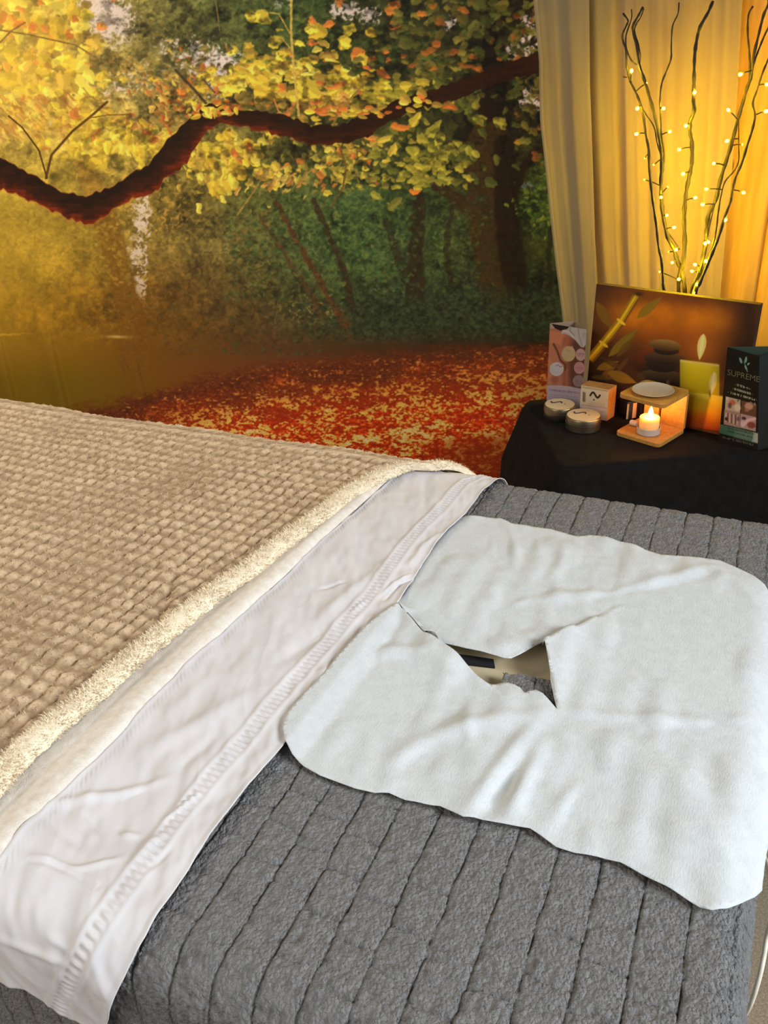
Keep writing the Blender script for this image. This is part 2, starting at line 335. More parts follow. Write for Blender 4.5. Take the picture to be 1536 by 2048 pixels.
    leaves(70,750,330,80,60,(5,12),(.4,.7),[(150,140,52),(120,118,46),(180,160,56)],seed=35,ang=(-.4,.9))
    # dark crown at the right
    leaves(260,900,110,150,110,(7,15),(.5,.85),olv+[(56,52,24),(66,84,40)],seed=40,ang=(-.5,.8),gate=.42); leaves(90,960,0,140,90,(7,15),(.5,.85),olv,seed=41); leaves(22,900,90,150,110,(8,13),(.45,.7),[(186,110,42),(170,96,38)],seed=42,ang=(-.3,.6))
    leaves(220,905,280,80,66,(7,15),(.5,.8),[(96,96,38),(124,118,44),(150,138,48),(78,82,32),(176,158,54)],seed=43,ang=(.2,1.6),gate=.44); leaves(60,860,330,60,40,(7,13),(.5,.8),[(150,140,48),(176,160,54),(118,112,42)],seed=44,ang=(-.4,.8))
    for (u,v,s,an,c) in ((800,255,20,.1,(214,118,44)),(770,280,16,-.5,(232,196,70)),(785,300,16,-1.1,(220,184,64)),(832,238,20,-1.0,(196,170,56)),(900,215,15,.1,(196,104,40)),(832,384,12,.1,(222,120,44)),(868,260,22,-.9,(178,164,58)),(790,408,18,-.7,(130,124,48)),(740,275,14,.3,(206,134,60)),(888,355,13,.2,(166,156,60)),(1045,285,16,.1,(190,140,40)),(1085,250,14,-.6,(150,96,40)),(1075,190,14,1.1,(140,84,36))):
        r=np.random.default_rng(int(u)); leaves(1,u,v,.1,.1,(s,s+.5),(.4,.5),[c],ang=(an,an+.01),seed=int(u))
    leaves(90,1060,150,45,150,(5,12),(.5,.8),olv+[(60,50,22),(150,90,36)],seed=45); leaves(140,1085,400,50,70,(3,7),(.5,.8),[(86,112,36),(66,92,30),(120,130,44)],seed=46)
    # loosen the drawn outlines
    wy=(fnoise(CH,CW,9,201,2,.6)-.5)*9; wx=(fnoise(CH,CW,9,211,2,.6)-.5)*9
    yi=np.clip(np.arange(CH)[:,None]+wy,0,CH-1.01); xi=np.clip(np.arange(CW)[None,:]+wx,0,CW-1.01)
    y0=yi.astype(int);x0=xi.astype(int);fy=(yi-y0)[...,None];fx=(xi-x0)[...,None]
    img=(img[y0,x0]*(1-fx)+img[y0,x0+1]*fx)*(1-fy)+(img[y0+1,x0]*(1-fx)+img[y0+1,x0+1]*fx)*fy
    def soft(a,k):
        for ax in (0,1):
            c=np.cumsum(np.concatenate([np.repeat(a.take([0],ax),k+1,ax),a,np.repeat(a.take([-1],ax),k,ax)],ax),ax)
            n=a.shape[ax]; a=(c.take(range(2*k+1,2*k+1+n),ax)-c.take(range(0,n),ax))/(2*k+1)
        return a
    # leaf shade between the clusters, and a soft bloom towards the sun
    dk=np.clip((fnoise(CH,CW,16,221,3,.6,22)-.56)*7,0,1)*np.clip((400-Y)/60,0,1)*np.clip((X+40)/300,.25,1); img*=(1-.42*dk)[...,None]
    bm=soft(soft(img,7),7); kb=(np.clip((430-X)/430,0,1)*np.clip((420-Y)/150,0,1)*.35)[...,None]; img=img*(1-kb)+np.maximum(bm,img*.8)*kb
    img=img*.6+soft(img,1)*.4
    # sunlit haze over the left of the picture
    hz=np.clip((430-X)/430,0,1)**1.3*np.exp(-((Y-470)/190)**2)*.47; mix(hz,(172,136,40))
    hz=np.clip((260-X)/300,0,1)*np.exp(-((Y-110)/190)**2)*.25; mix(hz,(240,205,90))
    hz=blob(300,640,150,90)*.4; mix(hz,(112,72,14))
    # thin shoots
    for P,w,c in (([(94,356),(78,300),(45,255),(18,232)],2,(70,44,14)),([(92,356),(103,310),(145,262),(182,232),(214,204)],3,(84,52,16)),([(180,236),(215,230),(262,229)],1.6,(120,84,30)),([(583,-20),(582,60),(588,140),(598,232)],3,(205,172,80)),([(582,70),(558,28),(540,25)],1.6,(190,160,70)),([(584,100),(562,74)],1.5,(190,160,70)),([(548,198),(560,228)],2,(196,130,60)),([(678,290),(692,330),(686,375),(664,412)],2.4,(110,80,34)),([(730,165),(690,210),(650,272)],2.6,(150,116,50)),([(352,140),(390,180),(412,206)],3.5,(66,52,36)),([(408,160),(430,185)],2,(80,70,60)),([(475,430),(510,380),(530,345)],2,(150,120,60)),([(0,85),(22,62),(50,45)],2,(130,96,40)),([(430,-10),(436,30),(440,60)],2,(120,100,50)),([(-120,40),(60,70),(150,90),(200,120)],2,(130,100,46))):
        stroke(P,[w]*len(P),c,.9,3)
    # the big bent bough
    top=[(-330,560),(-150,480),(0,315),(55,342),(82,356),(123,383),(169,390),(219,374),(255,351),(296,328),(337,278),(383,232),(419,207),(483,223),(547,223),(592,237),(622,250),(680,251),(735,226),(786,204),(837,186),(888,171),(943,148),(997,131),(1045,113),(1078,104),(1160,84),(1260,60)]
    bot=[(-330,620),(-150,550),(0,378),(59,401),(114,428),(169,451),(187,449),(228,419),(273,394),(315,383),(328,360),(374,328),(392,292),(410,267),(442,248),(492,255),(570,273),(611,287),(652,290),(700,286),(735,276),(758,256),(786,241),(826,222),(881,208),(925,193),(970,178),(1035,157),(1080,147),(1160,130),(1260,104)]
    tx=np.array(top);bx=np.array(bot)
    vt=np.interp(xx,tx[:,0],tx[:,1])+(upnoise(1,CW,1,71,9)[0]-.5)*7; vb=np.interp(xx,bx[:,0],bx[:,1])+(upnoise(1,CW,1,72,8)[0]-.5)*8
    t=(Y-vt)/(vb-vt); m=np.clip((Y-vt)*.8,0,1)*np.clip((vb-Y)*.8,0,1)
    bk=fnoise(CH,CW,7,81,3,.7,26)
    lft=np.clip((800-X)/330,0,1)[...,None]
    cd_=np.array((36,18,6))*(.75+.5*bk[...,None]); cr=np.array((150,46,10))*(.75+.5*bk[...,None]); cm=np.array((58,24,7))*(.8+.4*bk[...,None])
    tt=np.clip((t*1.0+(bk-.5)*.4-.2)[...,None],0,1)
    c=np.where(tt<.5,cd_*(1-tt*2)+cm*tt*2,cm*(2-tt*2)+cr*(tt*2-1)); c=c*lft+np.array((46,22,8))*(.7+.6*bk[...,None])*(1-lft)
    img=img*(1-m[...,None])+c*m[...,None]
    rim=np.clip(1-np.abs(Y-vt-1)/2.2,0,1)*np.clip((420-X)/200,0,1)*.55; mix(rim,(205,135,60)); rim=np.clip(1-np.abs(Y-vb+1)/2.5,0,1)*np.clip((420-X)/200,0,1)*.5; mix(rim,(196,104,36))
    leaves(26,430,225,40,10,(7,12),(.4,.6),ora+yel,seed=90); leaves(30,700,225,70,10,(6,12),(.4,.6),yel+ora,seed=91,ang=(-.2,.5)); leaves(14,850,205,60,20,(7,13),(.45,.7),yel2,seed=92,ang=(-.3,.8))
    # fallen leaves on the ground
    gb=np.interp(xx,[-160,120,200,300,420,540,700,900,1100,1240],[850,815,798,775,738,718,704,688,676,666])[None,:]
    dep=Y-gb
    gn1=fnoise(CH,CW,7,101,3,.7,15); gn2=fnoise(CH,CW,9,111,4,.75,22); gn3=fnoise(CH,CW,3.2,121,2,.7,5); gl=fnoise(CH,CW,24,131,2,.5,90)
    near=np.clip((Y-770)/120,0,1); nn=gn1*(1-near)+gn2*near; nn=nn*.62+gn3*.38+(gl-.5)*.2
    f=np.clip((dep+(gn2-.5)*40)/26,0,1); base=np.array((98,44,18))*(.7+.6*gn3[...,None]); d2=np.clip((dep-40+(gl-.5)*50)/95,0,1)[...,None]
    red=np.array((206,60,14))*(.62+.72*gn3[...,None]); gcol=base*(1-d2)+red*d2
    m=f*np.clip((X-40+dep*.9)/150,0,1); img=img*(1-m[...,None])+gcol*m[...,None]
    def sp(th,c,lo,hi,src,k=9):
        a=np.clip((src-th)*k,0,1)*np.clip((dep-lo)/(hi-lo),0,1)*np.clip((X-60+dep*.9)/150,0,1); mix(np.clip(a,0,.96),c)
    sp(.58,(226,92,26),10,90,nn); sp(.53,(216,136,46),40,110,nn); sp(.50,(226,186,82),50,130,nn,13); sp(.575,(238,206,128),85,155,nn,13); sp(.64,(236,206,190),110,190,gn2*.55+gn3*.2+gl*.25,16)
    sp(.56,(158,40,10),60,120,1-nn,9); sp(.64,(196,140,60),5,40,gn3*.6+gn1*.4,8)
    mix(np.clip((dep-60)/40,0,1)*np.clip((X-960)/160,0,1)*.35,(70,24,8))
    rb=np.clip((dep-175)/40,0,1)*np.clip((X-820)/120,0,1); mix(rb*.7,(128,46,14)); mix(rb*np.clip((nn-.55)*9,0,1)*.7,(206,110,40))
    mix(np.clip(1-np.abs(Y-668-(n2-.5)*8)/3.5,0,1)*np.clip((75-X)/50,0,1)*.6,(205,165,40)); mix(blob(235,673,22,3)*.8,(205,170,90))
    img*=(1+(rng.random((CH,CW))-.5)*.07)[...,None]
    return np.clip(img,6,250)
FOREST=paint_forest()
def sample(img,u,v,ou,ov,sc=1):
    H,W=img.shape[:2]; x=(u-ou)*sc; y=(v-ov)*sc
    x=np.abs(x); x=np.where(x>W-2,2*(W-2)-x,x).clip(0,W-2.001); y=np.abs(y); y=np.where(y>H-2,2*(H-2)-y,y).clip(0,H-2.001)
    xi=x.astype(int); yi=y.astype(int); fx=(x-xi)[...,None]; fy=(y-yi)[...,None]
    return (img[yi,xi]*(1-fx)+img[yi,xi+1]*fx)*(1-fy)+(img[yi+1,xi]*(1-fx)+img[yi+1,xi+1]*fx)*fy
# ------------------------------------------------------------------ setting
YW=1.82; ZT=.75; ZS=.65
def struct(o): o['kind']='structure'; return o
M_pine=woodmat('pine_boards',(184,130,48),(224,180,86),(16,16,.9),2.4,.55,True)
def wall():
    # one board wall: vertical tongue-and-groove boards, the grooves modelled in the profile
    xs=[];ys=[]
    pw=.092; x=-2.9
    while x<1.3:
        for dx,dy in ((0,.011),(.0022,.003),(.006,0),(pw-.006,0),(pw-.0022,.003)): xs.append(x+dx); ys.append(YW+dy)
        x+=pw
    n=len(xs); V=[];zz=(0,.6,1.2,1.8,2.4)
    for z in zz: V+= [(a,b,z) for a,b in zip(xs,ys)]
    o=mesh_np('wall_back',V,gridF(len(zz),n),M_pine,smooth=False); return struct(o)
wall()
M_floor=fabric('beige_carpet',[(.3,(178,160,134)),(.7,(220,204,178))],260,420,.6,.004,.2)
V=[(-2.9,-1.2,0),(1.3,-1.2,0),(1.3,YW,0),(-2.9,YW,0)]
struct(mesh_np('floor',V,[(0,1,2,3)],M_floor,smooth=False))
# ------------------------------------------------------------------ wall hanging
PRINT_GAIN=1.2
def hanging():
    ym=1.803
    xs=np.concatenate([np.linspace(-2.75,-2.25,40,endpoint=False),np.linspace(-2.25,-.36,1080)])
    zs=np.concatenate([np.linspace(.06,.33,40,endpoint=False),np.linspace(.33,1.43,690,endpoint=False),np.linspace(1.43,1.95,60)])
    X,Zz=np.meshgrid(xs,zs); Y=np.full_like(X,ym)
    # soft vertical folds where the cloth hangs loose at the lower left
    for (u0,v0,u1,v1,w,a) in ((-6,640,36,812,.006,.016),(92,625,138,815,.007,.017),(258,650,296,810,.006,.013)):
        a_=onY(u0,v0,ym); b_=onY(u1,v1,ym); dx=(b_[0]-a_[0])/(b_[2]-a_[2]); xc=a_[0]+(Zz-a_[2])*dx
        fade=1/(1+np.exp((Zz-(a_[2]-.05))*22)); q=(X-xc)
        Y+= -a*fade*np.where(q<0,np.exp(-(q/.05)**2),np.exp(-(q/w)**2))
    Y+=vnoise(X*1.0,Zz*.7,.4,500,2)*.006
    P=np.stack([X,Y,Zz],-1).reshape(-1,3); flat=P.copy(); flat[:,1]=ym
    uv=project(flat); c=sample(FOREST,uv[:,0],uv[:,1],U0,V0)
    c=np.clip(lin(c)*PRINT_GAIN,0,.93)
    m=printmat('printed_cloth',.75,(700,.12,.0008))
    o=mesh_np('wall_hanging',P,gridF(len(zs),len(xs)),m,base=(-1.3,ym,.06),cols=c)
    tag(o,'wide wall hanging printed with an autumn forest, a bent bough and red fallen leaves','wall hanging')
hanging()
# ------------------------------------------------------------------ sheer curtain
def sheer(name,rgb,tfac):
    m=bpy.data.materials.new(name); m.use_nodes=True; nt=m.node_tree; nt.nodes.clear(); out=N(nt,'ShaderNodeOutputMaterial')
    d=N(nt,'ShaderNodeBsdfDiffuse'); d.inputs['Color'].default_value=L4(rgb); t=N(nt,'ShaderNodeBsdfTranslucent'); t.inputs['Color'].default_value=L4(rgb); tp=N(nt,'ShaderNodeBsdfTransparent')
    a=N(nt,'ShaderNodeMixShader'); a.inputs[0].default_value=.42; b=N(nt,'ShaderNodeMixShader')
    v=objco(nt,(60,60,5)); w=noise(nt,v,1,3); mr=N(nt,'ShaderNodeMapRange'); mr.inputs['From Min'].default_value=.3; mr.inputs['From Max'].default_value=.7; mr.inputs['To Min'].default_value=tfac*.8; mr.inputs['To Max'].default_value=tfac*1.2
    nt.links.new(w.outputs['Fac'],mr.inputs['Value']); nt.links.new(mr.outputs['Result'],b.inputs[0])
    v2=objco(nt,(30,30,700)); w2=noise(nt,v2,1,2); bp=N(nt,'ShaderNodeBump'); bp.inputs['Strength'].default_value=.25; bp.inputs['Distance'].default_value=.002; nt.links.new(w2.outputs['Fac'],bp.inputs['Height']); nt.links.new(bp.outputs['Normal'],d.inputs['Normal'])
    nt.links.new(d.outputs[0],a.inputs[1]); nt.links.new(t.outputs[0],a.inputs[2]); nt.links.new(a.outputs[0],b.inputs[1]); nt.links.new(tp.outputs[0],b.inputs[2]); nt.links.new(b.outputs[0],out.inputs[0]); return m
M_sheer=sheer('sheer_voile',(176,160,128),.15)
def edge_x(pts,y,zs):
    P=np.array([onY(u,v,y) for u,v in pts]); k=np.argsort(P[:,2]); z=P[k,2];x=P[k,0]
    r=np.interp(zs,z,x); hi=zs>z[-1]; s=(x[-1]-x[-2])/(z[-1]-z[-2]); r[hi]=x[-1]+(zs[hi]-z[-1])*s*.6
    lo=zs<z[0]; s=(x[1]-x[0])/(z[1]-z[0]); r[lo]=x[0]+(zs[lo]-z[0])*s*.3
    return r
def curtain():
    root=empty('sheer_curtain',(-.3,1.765,.02),'sheer white curtain hanging in soft folds between the forest print and the board wall','curtain')
    zs=np.linspace(.02,1.95,160)
    def panel(y,l,r,nf,amp,seed,name,nx):
        xl=edge_x(l,y,zs); xr=edge_x(r,y,zs); f=np.linspace(0,1,nx)
        X=xl[:,None]+(xr-xl)[:,None]*f[None,:]; Zz=np.repeat(zs[:,None],nx,1)
        F=f[None,:]+vnoise(np.repeat(f[None,:]*3,len(zs),0),Zz,1.2,seed,2)*.12
        Y=y+amp*(np.sin(2*PI*nf*F+seed)+.35*np.sin(2*PI*nf*2.3*F+seed*2+Zz*1.5)+.06*np.sin(2*PI*nf*5.1*F+Zz*3))*.6
        Y+=vnoise(X,Zz*.4,.05,seed+3,2)*.004
        X=X+vnoise(Zz,Zz*0+seed,.06,seed+7,2)*.004*(f<.02)
        return mesh_np(name,np.stack([X,Y,Zz],-1).reshape(-1,3),gridF(len(zs),nx),M_sheer,root)
    Lp=[(1071,0),(1082,120),(1084,240),(1094,330),(1104,430),(1115,530),(1128,630),(1134,700)]
    S=[(1178,0),(1180,180),(1186,340),(1190,470),(1196,600),(1200,700)]
    E=[(1484,0),(1478,124),(1463,356),(1450,480),(1440,590),(1432,700)]
    S0=[(1160,0),(1164,180),(1170,340),(1176,470),(1186,600),(1190,700)]
    panel(1.772,S0,E,4.2,.009,2,'gathered_panel',260)
    panel(1.745,Lp,S,1.3,.006,5,'edge_panel',90)
    # the hem stitched along the free edge
    y=1.7445; xl=edge_x(Lp,y,zs); w=.006
    X=np.stack([xl-.001,xl+w*.5,xl+w],1); Zz=np.repeat(zs[:,None],3,1); Y=np.stack([zs*0+y-.004,zs*0+y-.0055,zs*0+y-.004],1)+ .008*.6*(np.sin(5)+.45*np.sin(10+zs*1.5)+.25*np.sin(zs*3))[:,None]
    mesh_np('hem',np.stack([X,Y,Zz],-1).reshape(-1,3),gridF(len(zs),3),M_sheer,root)
curtain()
# ------------------------------------------------------------------ twig lights
M_twig=woodmat('twig_bark',(12,6,2),(26,15,5),(40,40,40),4,.7)
M_led=emis('led_glow',(1.0,.63,.0010),900.0)
def twigs():
    yb=1.662; base=np.array([-.135,1.645,ZS+.004])
    root=empty('lighted_twigs',tuple(base),'bunch of bare brown twigs with small yellow fairy lights in front of the sheer curtain','twig lights')
    z2=lambda L:[(1060+a/3.2269,b/3.2269) for a,b in L]
    z6=lambda L:[(1350+a/3.303,b/3.303) for a,b in L]
    B=[(z2([(600,85),(632,130),(625,160),(600,215),(600,260),(620,330),(625,430),(640,500),(655,540),(690,610),(715,680),(735,770),(745,860),(765,960),(770,1080),(780,1180),(795,1310),(815,1440),(830,1590),(850,1680),(860,1800),(866,1870)]),.0014,.0026,1),
    (z2([(730,45),(700,100),(668,160),(665,200),(690,300),(705,420),(740,520),(770,620),(800,730),(825,840),(845,960),(850,1080),(845,1200),(850,1310),(865,1420),(890,1530),(930,1610),(950,1680),(975,1740),(990,1800),(1000,1880)]),.0018,.0040,1),
    (z2([(655,60),(655,120),(620,230),(625,320),(655,390),(690,420)]),.001,.0014,0),
    (z2([(735,55),(715,110),(690,150),(675,200),(700,290),(712,360),(705,420)]),.0009,.0014,0),
    (z2([(962,15),(955,90),(920,170),(912,300),(910,380),(880,460),(850,540),(840,640),(845,760),(850,870),(865,990),(860,1080),(850,1140)]),.0011,.0020,0),
    (z2([(1180,10),(1150,80),(1100,170),(1080,240),(1065,340),(1060,450),(1058,560),(1055,650),(1060,720),(1035,780),(1032,850),(1045,920),(1045,1050),(1030,1130),(1010,1230),(1000,1320),(995,1430),(1000,1560),(990,1690),(970,1760),(960,1880)]),.0024,.0040,1),
    (z6([(622,-20),(612,40),(585,100),(550,240),(520,370),(505,500),(480,570),(445,690),(415,790),(380,930),(340,1060),(300,1190),(270,1320),(225,1410),(210,1500),(205,1600),(185,1700),(150,1830),(110,1930)]),.0018,.0042,1),
    (z6([(515,40),(485,100),(480,220),(490,330),(495,430),(490,540)]),.0013,.0018,0),
    (z6([(640,330),(612,400),(580,480),(545,590),(515,680),(530,760),(510,860),(480,950),(440,1080),(395,1190),(370,1320),(330,1430),(290,1560),(255,1650),(210,1760),(160,1880),(140,1930)]),.0013,.0030,1),
    (z6([(420,800),(420,950),(420,1060),(390,1130),(330,1200),(300,1310),(285,1410),(270,1530),(230,1680),(180,1800),(150,1900)]),.0010,.0018,0),
    (z6([(630,150),(612,190),(580,260),(545,350),(520,420),(500,520)]),.0012,.0018,0),
    (z6([(415,790),(375,900),(360,1000)]),.0009,.0012,0),
    (z6([(270,1320),(240,1440),(215,1560),(200,1680),(165,1800)]),.0010,.0018,0),
    (z2([(715,680),(750,740),(800,820),(820,920),(845,1000)]),.0009,.0013,0),
    (z2([(870,1470),(920,1540),(965,1610)]),.0009,.0014,0),
    (z2([(625,500),(600,495)]),.0008,.001,0),(z2([(690,600),(660,560),(650,520)]),.0008,.001,0)]
    allp=[]
    for i,(P,ra,rb,foot) in enumerate(B):
        n=len(P); yo=np.cumsum(np.random.default_rng(50+i).normal(0,.004,n)); yo-=yo.mean()
        pts=[onY(u,v,yb+yo[k]+(i%4-1.5)*.006) for k,(u,v) in enumerate(P)]
        R=list(np.linspace(ra,rb,n))
        if foot:
            e=pts[-1]; pts+= [e*.6+(base+[(i%3-1)*.008,0,0])*.4, base+[(i%3-1)*.008,(i%2)*.006,0]]; R+=[rb,rb]
        Q=catmull(pts,4); Rr=np.interp(np.linspace(0,1,len(Q)),np.linspace(0,1,len(R)),R)*(1+.16*np.sin(np.arange(len(Q))*1.9+i)+.1*np.cos(np.arange(len(Q))*.83))
        tube('branch',Q,Rr,M_twig,root); allp.append(Q)
    A=np.vstack(allp)
    L=[(655,458,8),(750,537,5),(694,700,9),(862,700,8),(687,865,8),(902,850,7),(743,1020,4),(800,1063,4),(740,1160,5),(887,1208,5),(846,1273,7),(883,1390,6),(898,1625,5),(942,1612,9),(918,1695,6),(838,1755,5),(930,1468,8),(960,1803,9),(1062,597,9),(1006,812,9),(963,965,8),(988,1122,9),(1067,1276,8),(1114,1320,8),(1138,1220,7),(1186,1055,7),(1272,910,9),(1280,710,8),(1358,480,10),(1369,932,4),(1378,1243,8),(1260,1420,9),(1130,1572,8),(1150,1562,8),(1135,1685,9),(1065,1708,8),(1045,1750,7),(1075,1835,9),(1065,1895,8),(1530,545,8),(1524,718,9)]
    for (a,b,s) in L:
        u,v=1060+a/3.2269,b/3.2269
        back=s<6
        p=onY(u,v,yb+(.03 if back else -.012)); d=np.linalg.norm(A-p,axis=1); q=A[np.argmin(d)]
        r=.0014+.00012*s; 
        if back: r=.0013
        # wax-like bulb: a short rounded capsule along its stem
        dr=p-q; dr/=np.linalg.norm(dr)+1e-9
        ts=np.linspace(-1,1,7); prof=np.sqrt(np.clip(1-(ts*.97)**2,0,1))*r; C_=p+np.outer(ts*r*1.25,dr)
        V,F=tubeV(C_,prof+1e-5,8); o=mesh_np('led_bulb',V,F,M_led,root,base=p)
        if np.linalg.norm(p-q)>.004: tube('stem',[q,q*.5+p*.5+np.array([0,0,.001]),p-dr*r],[.0011,.0011,.0013],M_twig,o,seg=6)
twigs()
# ------------------------------------------------------------------ side table cloth
M_black=fabric('black_cloth',[(.3,(15,12,10)),(.7,(26,22,19))],60,900,.35,.001,.08,.85)
FL=np.array([-.288,1.260]); E1=np.array([.886,.463]); E2=np.array([-.463,.886])
def tcloth():
    w,d,r=.40,.296,.022
    per=[]
    for cx,cy,a0 in ((w-r,d-r,0),(r,d-r,PI/2),(r,r,PI),(w-r,r,1.5*PI)):
        for t in np.linspace(0,PI/2,9): per.append((cx+r*math.cos(a0+t),cy+r*math.sin(a0+t),a0+t))
    # resample evenly
    per=np.array(per); P=np.vstack([per,per[:1]]); P[-1,2]+=2*PI; s=np.concatenate([[0],np.cumsum(np.hypot(*np.diff(P[:,:2],axis=0).T))])
    q=np.linspace(0,s[-1],260,endpoint=False); px=np.interp(q,s,P[:,0]);py=np.interp(q,s,P[:,1]);pa=np.interp(q,s,P[:,2])
    rows=[]
    def row(off,z): 
        x=px+np.cos(pa)*off; y=py+np.sin(pa)*off
        xy=FL[None]+x[:,None]*E1+y[:,None]*E2; rows.append(np.column_stack([xy,np.full(len(q),z)]))
    for k in (.0,.3,.6,.85): 
        x=w/2+(px-w/2)*k; y=d/2+(py-d/2)*k; xy=FL[None]+x[:,None]*E1+y[:,None]*E2; rows.append(np.column_stack([xy,np.full(len(q),ZS)]))
    for t in np.linspace(.1,PI/2,6): row(-.006+.006*math.sin(t),ZS-.006*(1-math.cos(t)))
    for z in np.linspace(ZS-.012,.012,40):
        h=(ZS-z)/ZS; fold=(.012*np.sin(q*2*PI/.105)+.006*np.sin(q*2*PI/.061+1.3))*min(1,h*2.2)
        row((.002+.17*min(h*1.3,.21)+.03*h+fold*h*1.4)*(1-.8*np.clip(np.sin(pa),0,1)),z)
    V=np.vstack(rows); n=len(q)
    o=mesh_np('tablecloth',V,gridF(len(rows),n,True),M_black,base=(FL[0]+.13,FL[1]+.23,0))
    tag(o,'black tablecloth draped to the floor over the small corner table of candles and leaflets','tablecloth')
tcloth()
ZC=ZS+.0006
# ------------------------------------------------------------------ canvas picture
def picture():
    S=2.0; ox,oy=1150,545; H,W=int(360*S),int(350*S)
    yy,xx=np.mgrid[0:H,0:W]; Xp=ox+xx/S; Yp=oy+yy/S
    zx=(Xp-1060)*3.2269; zy=(Yp-540)*3.2269     # coordinates of my close-up sketch
    img=np.zeros((H,W,3)); img[:]=(34,16,6)
    def mix(m,c):
        nonlocal img
        img=img*(1-m[...,None])+np.asarray(c,float)*m[...,None]
    bl=lambda x,y,rx,ry,p=2: np.exp(-(np.abs((zx-x)/rx)**p+np.abs((zy-y)/ry)**p))
    mix(np.clip(bl(900,300,420,230)*1.15,0,1)*.92,(152,76,2)); mix(bl(760,260,190,110)*.7,(190,104,2)); mix(bl(1120,330,170,90)*.8,(184,104,4)); mix(bl(620,300,110,80)*.55,(176,98,4)); mix(bl(940,460,260,110)*.45,(108,48,6)); mix(bl(1090,540,120,140)*.5,(128,58,8)); mix(bl(900,180,500,50)*.5,(70,34,10))
    mix(np.clip((zx-1290)/130,0,1)*.75,(40,20,6)); mix(bl(900,700,200,90)*.6,(26,12,5)); mix(bl(740,560,80,40)*.4,(90,24,6))
    mix(np.clip((zy-960)/60,0,1)*.9,(66,36,10))
    n=fnoise(H,W,60,5,4); img*=(.86+.28*n)[...,None]
    def pol(P,col,soft=1.6,a=1):
        P=np.array(P,float); ins=np.zeros((H,W),bool); d=np.full((H,W),1e9)
        for i in range(len(P)):
            x0,y0=P[i];x1,y1=P[(i+1)%len(P)]
            c=((y0>zy)!=(y1>zy))&(zx<(x1-x0)*(zy-y0)/(y1-y0+1e-9)+x0); ins^=c
            L=(x1-x0)**2+(y1-y0)**2+1e-9; t=np.clip(((zx-x0)*(x1-x0)+(zy-y0)*(y1-y0))/L,0,1); d=np.minimum(d,np.hypot(zx-x0-t*(x1-x0),zy-y0-t*(y1-y0)))
        sd=np.where(ins,d,-d); m=np.clip(sd/soft/2+.5,0,1)*a
        c=np.asarray(col,float)
        if c.ndim==1: mix(m,c)
        else: mix(m,c)
        return m
    # leaves and bamboo
    def leafp(x0,y0,x1,y1,w,c,a=.9):
        dx,dy=x1-x0,y1-y0; L=math.hypot(dx,dy); nx,ny=-dy/L,dx/L
        Pp=[(x0+dx*t+nx*w*math.sin(PI*t**.8),y0+dy*t+ny*w*math.sin(PI*t**.8)) for t in np.linspace(0,1,9)]+[(x0+dx*t-nx*w*math.sin(PI*t**.8),y0+dy*t-ny*w*math.sin(PI*t**.8)) for t in np.linspace(1,0,9)]
        pol(Pp,c,3,a); pol([(x0,y0),(x1,y1),(x1+1,y1+2),(x0+1,y0+2)],(np.array(c)*1.25),2,.5)
    leafp(428,205,535,390,34,(96,66,8)); leafp(690,310,850,175,30,(112,84,10)); leafp(505,560,700,375,30,(100,78,10)); leafp(560,560,680,430,22,(78,54,8),.8); leafp(455,700,560,610,20,(86,58,8),.8); leafp(500,660,690,730,36,(92,66,8)); leafp(430,640,570,590,26,(104,76,8),.8); leafp(390,690,560,700,16,(70,46,8),.8); leafp(640,560,560,660,16,(70,44,8),.7); leafp(600,640,450,560,20,(56,36,6),.8); leafp(660,180,640,215,14,(70,70,14),.8)
    for x0,y0,x1,y1,w in ((385,580,478,470,30),(470,480,590,330,29),(582,340,690,165,26)):
        dx,dy=x1-x0,y1-y0; L=math.hypot(dx,dy); nx,ny=-dy/L,dx/L
        for k,(f0,f1,c) in enumerate(((-1,-.45,(126,86,6)),(-.5,.15,(186,144,14)),(.1,.6,(150,108,8)),(.55,1,(96,60,4)))):
            pol([(x0+nx*w*f0,y0+ny*w*f0),(x1+nx*w*f0,y1+ny*w*f0),(x1+nx*w*f1,y1+ny*w*f1),(x0+nx*w*f1,y0+ny*w*f1)],c,3)
    for x,y in ((475,478),(588,335)):
        m=np.clip(1.3-np.hypot(((zx-x)*.8+(zy-y)*.6)/31,(-(zx-x)*.6+(zy-y)*.8)/9),0,1); mix(np.clip(m*3,0,1),(196,150,24))
    mix(bl(700,155,30,14)*.9,(44,26,8))
    # stones
    def ell(x,y,rx,ry,ct,cb,rot=.06):
        c,s=math.cos(rot),math.sin(rot); a=((zx-x)*c+(zy-y)*s)/rx; b=(-(zx-x)*s+(zy-y)*c)/ry; q=np.hypot(a,b)
        m=np.clip((1-q)*ry/3,0,1); t=np.clip(b*.5+.5,0,1)[...,None]; mix(m,np.array(ct)*(1-t)+np.array(cb)*t)
    ell(850,690,165,48,(66,46,22),(22,11,5)); ell(855,612,110,50,(44,28,14),(22,11,5)); ell(868,572,140,40,(72,50,24),(26,13,6)); ell(880,520,86,30,(50,30,12),(24,12,5)); ell(872,485,108,38,(128,96,42),(52,28,10),.1)
    # candles
    gl=np.clip(bl(1105,500,120,170)*.5,0,1); mix(gl,(170,90,14)); mix(bl(1185,700,90,140)*.4,(170,90,14))
